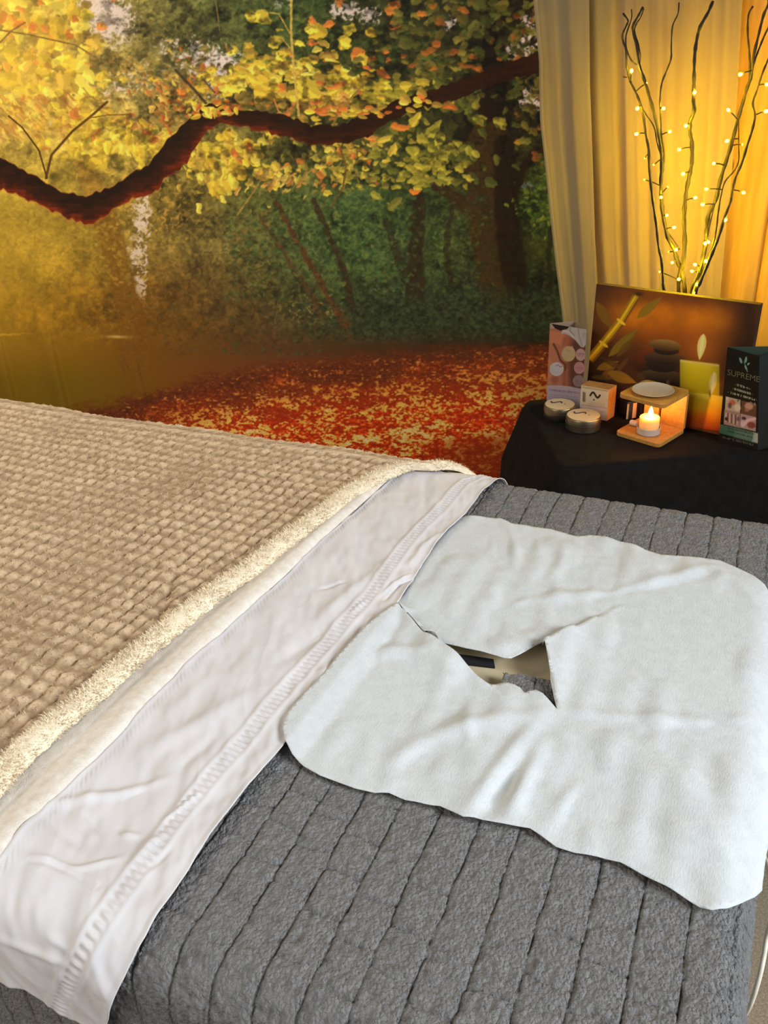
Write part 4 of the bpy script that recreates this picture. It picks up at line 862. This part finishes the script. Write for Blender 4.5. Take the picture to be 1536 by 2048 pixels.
def fleece():
    s=np.concatenate([np.linspace(XFOOT,-.72,24,endpoint=False),np.arange(-.72,SE+RS*PI/2+.02,.0011),np.linspace(SE+RS*PI/2+.021,SE+RS*PI/2+.24,40)])
    t0=TN-RN*PI/2; t1=TF+RF*PI/2
    t=np.concatenate([np.linspace(t0-.26,t0-.07,24,endpoint=False),np.arange(t0-.07,t1,.0017),np.linspace(t1+.002,t1+.26,24)])
    T,S=np.meshgrid(t,s,indexing='ij'); H=fleece_h(S,T)
    P=drape(S,T,H).reshape(-1,3); F=gridF(len(t),len(s))
    hole=[st(u,v) for u,v in ((838,1262),(980,1262),(1112,1272),(1103,1360),(1050,1348),(1006,1341),(1001,1372),(985,1385),(930,1372),(880,1325))]
    c=(S.ravel(),T.ravel()); ins=np.zeros(len(c[0]),bool)
    for i in range(len(hole)):
        (x0,y0),(x1,y1)=hole[i],hole[(i+1)%len(hole)]; cc=((y0>c[1])!=(y1>c[1]))&(c[0]<(x1-x0)*(c[1]-y0)/(y1-y0+1e-12)+x0); ins^=cc
    F=F[~ins[F].any(1)]
    m=fabric('grey_fleece',[(.25,(126,123,121)),(.75,(158,155,154))],130,700,1.0,.0042,.4,.95,vor=330)
    o=mesh_np('fleece_cover',P,F,m,base=(-.93,.63,ZT))
    tag(o,'grey quilted fleece cover spread over the massage table, beneath the white paper','fleece cover')
fleece()
# white sheet folded over ------------------------------------------------
HEM_T=[(858,932),(815,930),(770,946),(700,985),(650,1025),(560,1090),(510,1130),(430,1185),(330,1265),(250,1330),(190,1385),(110,1450),(50,1500),(0,1560),(-60,1612),(-200,1740)]
CREASE=[(862,934),(795,941),(725,1005),(641,1079),(570,1149),(500,1212),(390,1312),(300,1400),(191,1520),(117,1590),(51,1656),(0,1719),(-60,1790),(-130,1880)]
EDGE=[(1004,950),(985,968),(969,980),(926,1035),(893,1064),(869,1093),(845,1128),(816,1177),(799,1202),(770,1238),(735,1280),(700,1325),(650,1385),(610,1436),(570,1488),(500,1570),(420,1670),(370,1750),(330,1810),(290,1872),(262,1922),(245,1960),(215,2050)]
HS=.0055
e_edge=edge(EDGE,HS); e_crease=edge(CREASE,HS); 
def sheet():
    t1=TF+RF*PI/2+.25
    tl0=[(-40,1940),(0,1953),(59,1973),(105,2008),(156,2039),(176,2050)]
    lowQ=[st(u,v,HS) for u,v in tl0]; tb=np.mean([q[1] for q in lowQ]); 
    t=np.concatenate([np.arange(0,1,.00125)*1.0])
    lo=min(q[1] for q in lowQ); fr=np.concatenate([np.linspace(-.5,0,70,endpoint=False),np.linspace(0,1,150)])
    lQ=np.array(sorted(lowQ)); 
    tt=np.arange(0,1.0001,1/640.)
    S=np.zeros((len(tt),len(fr)));T=np.zeros_like(S)
    tt_end=TF+RF*PI/2+.10
    for j,f in enumerate(fr):
        # lower end of this strip follows the free hem at the near side
        ta=lo
        for _ in range(8):
            s0=e_crease(ta)+(e_edge(ta)-e_crease(ta))*f; ta=float(np.interp(s0,lQ[:,0],lQ[:,1])) if s0>lQ[0,0] else float(lQ[0,1])
        T[:,j]=ta+(tt_end-ta)*tt; S[:,j]=e_crease(T[:,j])+(e_edge(T[:,j])-e_crease(T[:,j]))*f
    Fr=np.repeat(fr[None,:],len(tt),0); Wd=e_edge(T)-e_crease(T)
    H=np.full_like(S,HS); dist=(1-Fr)*Wd
    # turned hem: two raised folds with a drawn-thread ladder between them
    g=lambda c,w:np.exp(-((Fr-c)/w)**2)
    H+=.0012*g(.70,.022)+.0009*g(.82,.02)+.0006*g(.765,.045)
    lad=((Fr>.715)&(Fr<.805)); ph=T/.0062+Fr*5; H+=lad*(.0013*np.sin(2*PI*ph)*np.sin(PI*(Fr-.715)/.09))
    lad2=((Fr>.03)&(Fr<.115)); ph=T/.0058+Fr*26; H+=lad2*(.0007*np.sin(2*PI*ph)*np.sin(PI*(Fr-.03)/.085)); H+=.0009*g(.02,.015)
    H+=.0006*g(.90,.03)*np.sin(T*210+Fr*20)+.0012*np.clip((Fr-.965)/.035,0,1)
    H+=vnoise(S+T*.45,T*.35-S*.2,.05,701,3)*.0085*np.clip(1-.2*g(.76,.06),0,1)+vnoise(S*1.2+T*.5,T*.6,.018,711,2)*.0034-.0022*np.abs(vnoise(S+T*.7,T*.5,.06,741,2))**.5+.0011+vnoise(S+.6*T,T-S*.6,.03,715,2)*.003*np.clip((Fr-.78)*6,0,1)
    H+=.0032*np.clip(vnoise(S,T,.09,721,2)+.1,0,1)
    for P,w,a in (([(60,1722),(100,1728),(150,1746),(195,1776)],.0024,-.0022),([(60,1716),(100,1722),(150,1740),(195,1770)],.002,.002),([(140,1738),(190,1732),(240,1720)],.0028,.002),([(170,1628),(200,1668)],.003,-.0022),([(90,1636),(130,1672),(165,1694)],.004,-.002),([(100,1610),(230,1588),(330,1560)],.005,.003),([(240,1668),(280,1672)],.003,.002),([(100,1870),(140,1900)],.003,.002),([(0,1870),(70,1900),(150,1930)],.003,.0022),([(300,1500),(420,1440),(520,1380)],.010,.0035),([(360,1540),(440,1470)],.006,-.002),([(640,1240),(700,1185),(740,1150)],.008,.003),([(560,1330),(640,1265)],.008,-.0025),([(760,1192),(790,1168),(822,1150)],.0025,.002),([(770,1200),(800,1170),(830,1158)],.002,-.0022),([(820,1130),(850,1090),(880,1070)],.004,.002),([(700,1230),(735,1200)],.003,.0016),([(690,1165),(640,1178)],.003,-.002),([(330,1640),(360,1620),(400,1590)],.0025,.002),([(270,1730),(300,1690),(330,1668)],.004,.0025),([(300,1740),(340,1700)],.003,-.002)):
        H+=seg_ridge(S,T,[st(u,v,HS) for u,v in P],w,a)
    H=np.maximum(H,.0036); H=np.where(Fr<0,np.minimum(H,.004),H)
    m=fabric('white_cotton',[(.3,(208,203,203)),(.7,(218,213,213))],30,1500,.12,.0006,.12,.8)
    o=mesh_np('bed_sheet',drape(S,T,H).reshape(-1,3),gridF(len(tt),len(fr)),m,base=(-.62,.63,ZT)); solidify(o,.0009,-1)
    tag(o,'white cotton sheet turned back in a wide band with a ladder-stitched hem across the table','sheet')
sheet()
# soft white layer rolled over beside the sheet ---------------------------
HB_=.008
def strip():
    t0=TN-RN*PI/2-.14; t1=TF+RF*PI/2+.10
    t=np.arange(t0,t1,.0022); a=np.linspace(0,1,46); T=np.repeat(t[:,None],len(a),1); A=np.repeat(a[None,:],len(t),0)
    cr=edge(CREASE,.006)(T)+.0015; S=cr-.085*A
    w=.085*A; roll=.0075*np.sqrt(np.clip(1-((w-.009)/.0092)**2,0,1)); H=.0048+np.where(w<.009,roll,.0075-.0055*np.clip((w-.012)/.02,0,1))
    H+=vnoise(S,T,.004,801,2,.6)*.0009+vnoise(S,T*.5,.05,805,2)*.0035*np.clip(w/.01,0,1)
    m=fabric('white_fleece',[(.3,(226,212,196)),(.7,(242,234,224))],110,900,.7,.0018,.5,.95)
    o=mesh_np('fleece_throw',drape(S,T,H).reshape(-1,3),gridF(len(t),len(a)),m,base=(-.72,.63,ZT))
    tag(o,'soft white fleece layer rolled over between the waffle blanket and the white sheet','fleece throw')
strip()
# waffle blanket ----------------------------------------------------------
HW=.016
e_hem=edge(HEM_T,HW)
def blanket():
    root=empty('waffle_blanket',(-1.2,.63,ZT),'beige plush blanket with a waffle pattern and a fuzzy cream edge over the table foot','blanket')
    t0=TN-RN*PI/2-.20; t1=TF+RF*PI/2+.20
    t=np.concatenate([np.arange(t0,TF+RF*.9,.0021),np.linspace(TF+RF*.9+.003,t1,50)])
    a=np.concatenate([np.arange(0,.80,.0021),np.linspace(.803,1.15,60)])
    T=np.repeat(t[:,None],len(a),1);A=np.repeat(a[None,:],len(t),0)
    S=e_hem(T)+.006-A
    wob=vnoise(S,T,.12,901,2)*.5
    p=A/.0182+wob*1.3+vnoise(S,T,.03,911,1)*.3; q=T/.0200+wob+vnoise(S,T,.03,921,1)*.3
    P1=np.abs(np.sin(PI*p))**.42; Q1=np.abs(np.sin(PI*q))**.8
    ci=np.floor(p)*13.1+np.floor(q)*7.7; amp=.75+.5*np.modf(np.abs(np.sin(ci)*43.7))[0]
    flat=1-.45*np.clip(vnoise(S,T,.14,931,2)*3,0,1)
    bump=.0056*P1*(.68+.32*Q1*amp)*flat; tip_light=np.clip(P1*(.15+.85*Q1**2)*amp*flat*1.1+vnoise(S,T,.004,961,2)*.9,0,1)
    H=HW-.005+bump+vnoise(S,T,.0046,941,2,.7)*.0042*(.4+P1*Q1)+vnoise(S,T,.22,951,2)*.012
    # puckers near the hem
    for Pq,w,am in (([(360,1118),(345,1155),(335,1180),(325,1230)],.006,-.003),([(345,1095),(330,1140),(318,1190)],.008,.003),([(372,1150),(350,1200),(340,1240)],.007,.003),([(300,1190),(318,1215),(330,1250)],.005,-.003)):
        H+=seg_ridge(S,T,[st(u,v,HW) for u,v in Pq],w,am)
    H+=-.004*np.exp(-((A-.012)/.006)**2)
    P=drape(S,T,H).reshape(-1,3)
    m=fabric('beige_plush',[(.25,(176,148,116)),(.75,(206,180,148))],220,700,.9,.0025,.6,.95)
    c1,c2=lin((156,128,99)),lin((218,190,156)); cols=c1+(c2-c1)*tip_light.reshape(-1,1)  # shading painted in: grooves darkened, bump tips lightened in the vertex colour
    m,nt,b=newmat('plush_painted_shade'); at=N(nt,'ShaderNodeAttribute',attribute_name='Col'); b.inputs['Roughness'].default_value=.95; b.inputs['Specular IOR Level'].default_value=.1; b.inputs['Sheen Weight'].default_value=.25; b.inputs['Sheen Tint'].default_value=L4((230,205,165))
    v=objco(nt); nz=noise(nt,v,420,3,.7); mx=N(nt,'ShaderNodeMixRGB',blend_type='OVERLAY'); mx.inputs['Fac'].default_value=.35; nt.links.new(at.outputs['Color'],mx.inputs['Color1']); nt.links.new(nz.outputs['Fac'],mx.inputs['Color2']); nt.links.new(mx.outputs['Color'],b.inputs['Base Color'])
    bumpn(nt,b,noise(nt,v,900,4,.7).outputs['Fac'],.6,.0018)
    r=np.random.default_rng(31); n=60000; ii=r.integers(0,len(t)-55,n); jj=r.integers(0,len(a)-62,n)
    wgt=(P1*Q1)[ii,jj]; kk=r.random(n)<.12+.88*wgt; ii,jj=ii[kk],jj[kk]; n=len(ii)
    k0=ii*len(a)+jj; b0=P[k0]+r.normal(0,.0006,(n,3)); dr=np.stack([r.normal(.25,.7,n),r.normal(-.1,.7,n),r.uniform(.5,1.2,n)],1); dr/=np.linalg.norm(dr,axis=1)[:,None]; ln=r.uniform(.0014,.0032,n)[:,None]
    sd_=np.cross(dr,r.normal(0,1,(n,3))); sd_/=np.linalg.norm(sd_,axis=1)[:,None]+1e-9; sd_*=.00045
    b0=b0-dr*.0004; md=b0+dr*ln*.55+r.normal(0,.0003,(n,3)); tp=b0+dr*ln+r.normal(0,.0006,(n,3))
    TV=np.stack([b0-sd_,b0+sd_,md+sd_*.8,md-sd_*.8,tp+sd_*.2,tp-sd_*.2],1).reshape(-1,3); ix=len(P)+6*np.arange(n)
    Fq=np.concatenate([gridF(len(t),len(a)),np.stack([ix,ix+1,ix+2,ix+3],1),np.stack([ix+3,ix+2,ix+4,ix+5],1)])
    ct=np.repeat(np.clip(cols[k0]*.5+c2*.62,0,.9),6,0)  # pile fibres coloured lighter to paint the highlights on the bumps
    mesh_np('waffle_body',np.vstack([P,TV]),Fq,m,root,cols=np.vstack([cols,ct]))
    # fuzzy hem: a soft roll plus many short curled tufts
    tt=np.arange(t0,TF+RF*1.2,.0016); ph=np.linspace(-.35,PI+.5,20)
    wd=.0108*(1+.25*vnoise(tt,tt*0+3,.02,971,2)); TT=np.repeat(tt[:,None],len(ph),1); PH=np.repeat(ph[None,:],len(tt),0)
    R=wd[:,None]*(1+vnoise(TT*1.0,PH*.01,.004,981,2)*.35)
    so=e_hem(TT)-.004+np.cos(PH)*R*1.15; ho=HW-.004+np.sin(PH)*R*.78
    m2=fabric('cream_sherpa',[(.3,(224,207,178)),(.7,(248,233,206))],160,900,.35,.0012,.5,.95)
    V=drape(so,TT,ho).reshape(-1,3); F=gridF(len(tt),len(ph))
    r=np.random.default_rng(12); n=20000; tk=r.uniform(t0,TF+RF*1.15,n); pk=r.uniform(-.3,PI+.45,n); rk=.0108*(.9+.15*r.random(n))
    sk=e_hem(tk)-.004; base=drape(sk+np.cos(pk)*rk*1.15*.93,tk,HW-.004+np.sin(pk)*rk*.78*.93); ln=r.uniform(.0015,.0040,n)*np.where(pk>1.7,1.5,1)
    tip=drape(sk+np.cos(pk)*(rk*1.15+ln)+r.normal(0,.0009,n),tk+r.normal(0,.0016,n),HW-.004+np.sin(pk)*(rk*.78+ln*.8)); side=r.normal(0,1,(n,3)); side/=np.linalg.norm(side,axis=1)[:,None]; side*=.0006
    mid=(base+tip)/2+r.normal(0,.0006,(n,3))
    TV=np.stack([base-side,base+side,mid+side*.7,mid-side*.7,tip],1); o0=len(V); idx=o0+5*np.arange(n)
    Fq=np.concatenate([F,np.stack([idx,idx+1,idx+2,idx+3],1),np.stack([idx+3,idx+2,idx+4,idx+4],1)]) 
    Fq=[tuple(f) if f[2]!=f[3] else tuple(f[:3]) for f in Fq.tolist()]
    mesh_np('fuzzy_hem',np.vstack([V,TV.reshape(-1,3)]),Fq,m2,root)
blanket()
# paper ---------------------------------------------------------------------
HP=.0035
def paper():
    outer=[(789,1206),(786,1196),(802,1175),(826,1138),(854,1090),(876,1056),(892,1036),(912,1030),(960,1034),(1000,1037),(1022,1048),(1045,1051),(1100,1058),(1150,1072),(1180,1072),(1210,1078),(1250,1088),(1290,1100),(1320,1109),(1360,1112),(1400,1115),(1440,1121),(1475,1136),(1508,1152),(1530,1170),(1542,1195),(1556,1240),(1566,1320),(1566,1420),(1556,1500),(1544,1570),(1534,1640),(1526,1700),(1521,1750),(1516,1782),(1504,1796),(1480,1808),(1452,1819),(1424,1824),(1400,1816),(1370,1797),(1330,1775),(1284,1752),(1240,1728),(1195,1715),(1150,1706),(1112,1694),(1085,1677),(1060,1661),(1032,1657),(990,1650),(950,1642),(926,1641),(905,1629),(880,1615),(850,1610),(810,1600),(778,1587),(750,1586),(710,1577),(680,1566),(640,1551),(608,1533),(585,1513),(571,1490),(567,1468),(571,1446),(586,1424),(612,1396),(645,1362),(672,1328),(700,1296),(730,1264),(760,1238),(785,1221),(796,1214.6)]
    slit_l=[(850,1276)]
    hole=[(851,1276.5),(880,1296),(900,1311),(920,1326),(938,1341),(955,1357),(972,1369),(990,1369),(1010,1366),(1028,1373),(1040,1380),(1049,1390),(1056,1388),(1072,1386),(1085,1393),(1098,1405),(1114,1421),(1108,1398),(1102,1370),(1096,1335),(1090,1306),(1085,1293)]
    tear=[(1093,1291),(1098,1285),(1095,1280),(1112,1277),(1122,1272),(1135,1263),(1146,1254),(1160,1242),(1176,1230),(1192,1222),(1212,1218),(1226,1218)]
    back=[(1211,1216.6),(1190,1219),(1173,1228),(1157,1240),(1143,1252),(1132,1261),(1118,1269),(1105,1276),(1090,1282),(1076,1290),(1058,1300),(1040,1310),(1022,1317),(1008,1316),(985,1309),(960,1302),(930,1296),(905,1290),(880,1285),(855,1275)]
    poly=[*outer,*hole_order(hole,tear,back)]
    Q=np.array([st(u,v,HP) for u,v in poly])
    # densify the outline
    D=[]
    for i in range(len(Q)):
        a,b=Q[i],Q[(i+1)%len(Q)]; n=max(1,int(np.linalg.norm(b-a)/.004))
        for k in range(n): D.append(a+(b-a)*k/n)
    D=np.array(D); lo,hi=D.min(0),D.max(0); g=.0033
    gx,gy=np.meshgrid(np.arange(lo[0],hi[0],g),np.arange(lo[1],hi[1],g)); I=np.stack([gx.ravel(),gy.ravel()],1); I[:,0]+=(np.round((I[:,1]-lo[1])/g)%2)*g/2; I+=rng.normal(0,g*.08,I.shape)
    ins=np.zeros(len(I),bool); dm=np.full(len(I),1e9)
    for i in range(len(D)):
        (x0,y0),(x1,y1)=D[i],D[(i+1)%len(D)]; cc=((y0>I[:,1])!=(y1>I[:,1]))&(I[:,0]<(x1-x0)*(I[:,1]-y0)/(y1-y0+1e-15)+x0); ins^=cc
        dm=np.minimum(dm,np.hypot(I[:,0]-x0,I[:,1]-y0))
    I=I[ins&(dm>g*.45)]
    pts=[Vector(p) for p in np.vstack([D,I])]; nb=len(D)
    r=geometry.delaunay_2d_cdt(pts,[],[list(range(nb))],1,1e-7)
    V=np.array([v[:] for v in r[0]]); F=[tuple(f) for f in r[2]]; s,t=V[:,0],V[:,1]
    # relief
    H=np.full(len(V),HP); f=q_line(s,t); 
    H+=.0006*np.cos(2*PI*f+PI)
    H+=vnoise(s,t,.07,1001,2)*.011+vnoise(s+t*.4,t*.6,.030,1011,2)*.0052+vnoise(s,t,.0022,1013,1)*.0002
    for Pq,w,a in (([(754,1326),(770,1360),(783,1396),(788,1436)],.0032,-.0045),([(762,1322),(779,1358),(793,1396)],.003,.0035),([(700,1330),(770,1303),(858,1311),(916,1350)],.010,.007),([(790,1523),(840,1492),(890,1468),(1000,1440),(1100,1434)],.010,.006),([(800,1540),(860,1512)],.008,-.004),([(935,1420),(938,1502)],.006,.004),([(940,1632),(965,1590),(992,1555),(1030,1500),(1068,1455)],.008,.008),([(968,1632),(1010,1575),(1040,1520)],.008,-.006),([(1020,1632),(1035,1600),(1060,1545),(1090,1480)],.007,.007),([(1110,1645),(1135,1600),(1166,1556)],.008,.006),([(1140,1660),(1170,1600)],.007,-.005),([(1113,1423),(1250,1436),(1400,1448),(1540,1456)],.008,.0045),([(1113,1436),(1250,1452),(1400,1464),(1540,1470)],.010,-.003),([(1005,1171),(1100,1190),(1227,1187),(1330,1160),(1450,1127)],.008,.004),([(1200,1205),(1330,1178),(1440,1140)],.008,-.003),([(1010,1215),(1060,1200),(1180,1196)],.007,.003),([(975,1050),(985,1080),(990,1120)],.006,.004),([(1020,1060),(1030,1100),(1030,1140)],.006,.004),([(1070,1065),(1078,1110)],.006,.003),([(1130,1090),(1120,1130),(1100,1160)],.007,.004),([(1400,1125),(1470,1160),(1530,1230)],.010,.003),([(1280,1480),(1350,1560),(1380,1640)],.02,.004),([(640,1430),(680,1400),(740,1380)],.008,.003),([(1227,1217),(1250,1215),(1290,1222)],.005,.003)):
        H+=seg_ridge(s,t,[st(u,v,HP) for u,v in Pq],w,a*.7)
    # loose flaps at the slit: the near-left flap and the right flap ride over, the far flap sags into the opening
    def sd(P,Qp):
        a=np.array(st(*P,HP));b=np.array(st(*Qp,HP)); d=(b-a)/np.linalg.norm(b-a); rel=np.stack([s,t],1)-a; return rel@np.array([-d[1],d[0]]), (rel@d)/np.linalg.norm(b-a)
    o,al=sd((792,1214),(975,1369)); nr=np.clip(1-np.abs(o)/.07,0,1)**2*np.clip(1-np.abs(al-.45)/.8,0,1)
    H+=np.where(o<0,1,0)*nr*.012; H=np.where((o>=0)&(al<.5)&(al>-.4),.0022+(H-.0022)*np.clip((o-.004)/.03,0,1),H)
    o2,al2=sd((1085,1293),(1226,1218)); nr2=np.clip(1-np.abs(o2)/.06,0,1)**2*np.clip(1-np.abs(al2-.3)/.85,0,1); H+=np.where(o2<0,1,0)*nr2*.008
    o3,al3=sd((1085,1293),(1114,1421)); nr3=np.clip(1-np.abs(o3)/.05,0,1)**2*np.clip(1-np.abs(al3-.35)/.75,0,1); H+=np.where((o3>0)&(o2<0),1,0)*nr3*.006
    far=np.array([st(u,v,HP) for u,v in ((880,1287),(960,1302),(1010,1317),(1050,1303),(1085,1286))]); df=np.full(len(V),1e9)
    for i in range(len(far)-1):
        (x0,y0),(x1,y1)=far[i],far[i+1]; q=np.clip(((s-x0)*(x1-x0)+(t-y0)*(y1-y0))/((x1-x0)**2+(y1-y0)**2),0,1); df=np.minimum(df,np.hypot(s-x0-q*(x1-x0),t-y0-q*(y1-y0)))
    up=(o>0)&~((o2<0)&(al2>-.05))
    H-=np.where(up,1,0)*np.clip(1-df/.02,0,1)**2*.004
    under=np.clip((e_edge(t)-s)/.004,0,1)*np.clip((t-st(799,1202,HP)[1])/.01,0,1); 
    low=(t<=st(795,1212,HP)[1])&(s<e_edge(t)+.006)
    H=np.maximum(H,.0034); H=H*(1-under)+.0016*under
    edge_d=s-e_edge(t); lift=np.clip(1-(edge_d-.002)/.03,0,1)*np.where(t<st(795,1212,HP)[1],1,0); H=np.maximum(H,.010*lift)
    m,nt,b=newmat('nonwoven_paper'); v=objco(nt); b.inputs['Roughness'].default_value=.85; b.inputs['Specular IOR Level'].default_value=.15
    nn=noise(nt,v,90,5,.7); nt.links.new(ramp(nt,nn.outputs['Fac'],[(.3,(215,218,219)),(.7,(229,232,233))]),b.inputs['Base Color'])
    v2=objco(nt,(1,.45,1)); bumpn(nt,b,noise(nt,v2,650,4,.7).outputs['Fac'],.55,.0012)
    tr=N(nt,'ShaderNodeBsdfTranslucent'); tr.inputs['Color'].default_value=L4((236,232,222)); mx=N(nt,'ShaderNodeMixShader'); mx.inputs[0].default_value=.18; out=nt.nodes['Material Output']
    nt.links.new(b.outputs[0],mx.inputs[1]); nt.links.new(tr.outputs[0],mx.inputs[2]); nt.links.new(mx.outputs[0],out.inputs['Surface'])
    ob=mesh_np('paper_face_cover',drape(s,t,H),F,m,base=(-.28,.65,ZT)); solidify(ob,.0004,1)
    tag(ob,'white disposable paper face cover with a torn cross slit lying on the grey fleece','paper cover')
def hole_order(hole,tear,back): return [(848,1274.9)]+hole+tear+back+[(849,1273.8),(797.6,1213.4)]
paper()
# cord at the head end ------------------------------------------------------
def cord():
    pts=[]
    for u,v,x in ((1512,1660,.066),(1524,1698,.068),(1538,1742,.070),(1550,1800,.072),(1546,1835,.073),(1536,1862,.074),(1529,1905,.074),(1521,1945,.073),(1508,1990,.071),(1494,2022,.069),(1470,2060,.067)):
        d=ray(u,v); pts.append(CAM+d*(x/d[0]))
    Q=catmull(pts,8)
    tag(tube('power_cord',Q,.0021,plain('cream_cord',(232,222,200),.45),base=Q[len(Q)//2],seg=12),'cream power cord hanging down beside the head end of the massage table','cord')
cord()
# ------------------------------------------------------------------ light
def area(name,loc,tgt,size,power,col,spread=180):
    l=bpy.data.lights.new(name,'AREA'); l.shape='RECTANGLE'; l.size,l.size_y=size; l.energy=power; l.color=col; l.spread=math.radians(spread)
    o=bpy.data.objects.new(name,l); o.location=loc; o.rotation_euler=(Vector(tgt)-Vector(loc)).to_track_quat('-Z','Y').to_euler(); COL.objects.link(o)
area('window_daylight',(2.0,.30,1.95),(-.5,.42,.75),(.9,1.0),15.6,(.86,.94,1.0),70)
area('room_daylight',(-1.2,-.7,1.55),(-.9,.6,.75),(1.2,.8),13,(1.0,.95,.86))
area('warm_lamp',(-2.3,.5,1.95),(-1.5,1.5,.9),(.5,.5),20,(1.0,.88,.66))
w=bpy.data.worlds.new('room_ambience'); SC.world=w; w.use_nodes=True; w.node_tree.nodes['Background'].inputs[0].default_value=(.93,.96,1.0,1); w.node_tree.nodes['Background'].inputs[1].default_value=.17
vs=SC.view_settings; SC.display_settings.display_device='sRGB'; vs.view_transform='Standard'; vs.look='None'; vs.gamma=1; vs.use_curve_mapping=False; vs.exposure=0.0
cy=SC.cycles; cy.use_denoising=True; cy.denoiser='OPENIMAGEDENOISE'; cy.sample_clamp_indirect=4; cy.max_bounces=7; cy.transparent_max_bounces=10; cy.use_adaptive_sampling=False
try: cy.denoising_prefilter='ACCURATE'
except Exception: pass
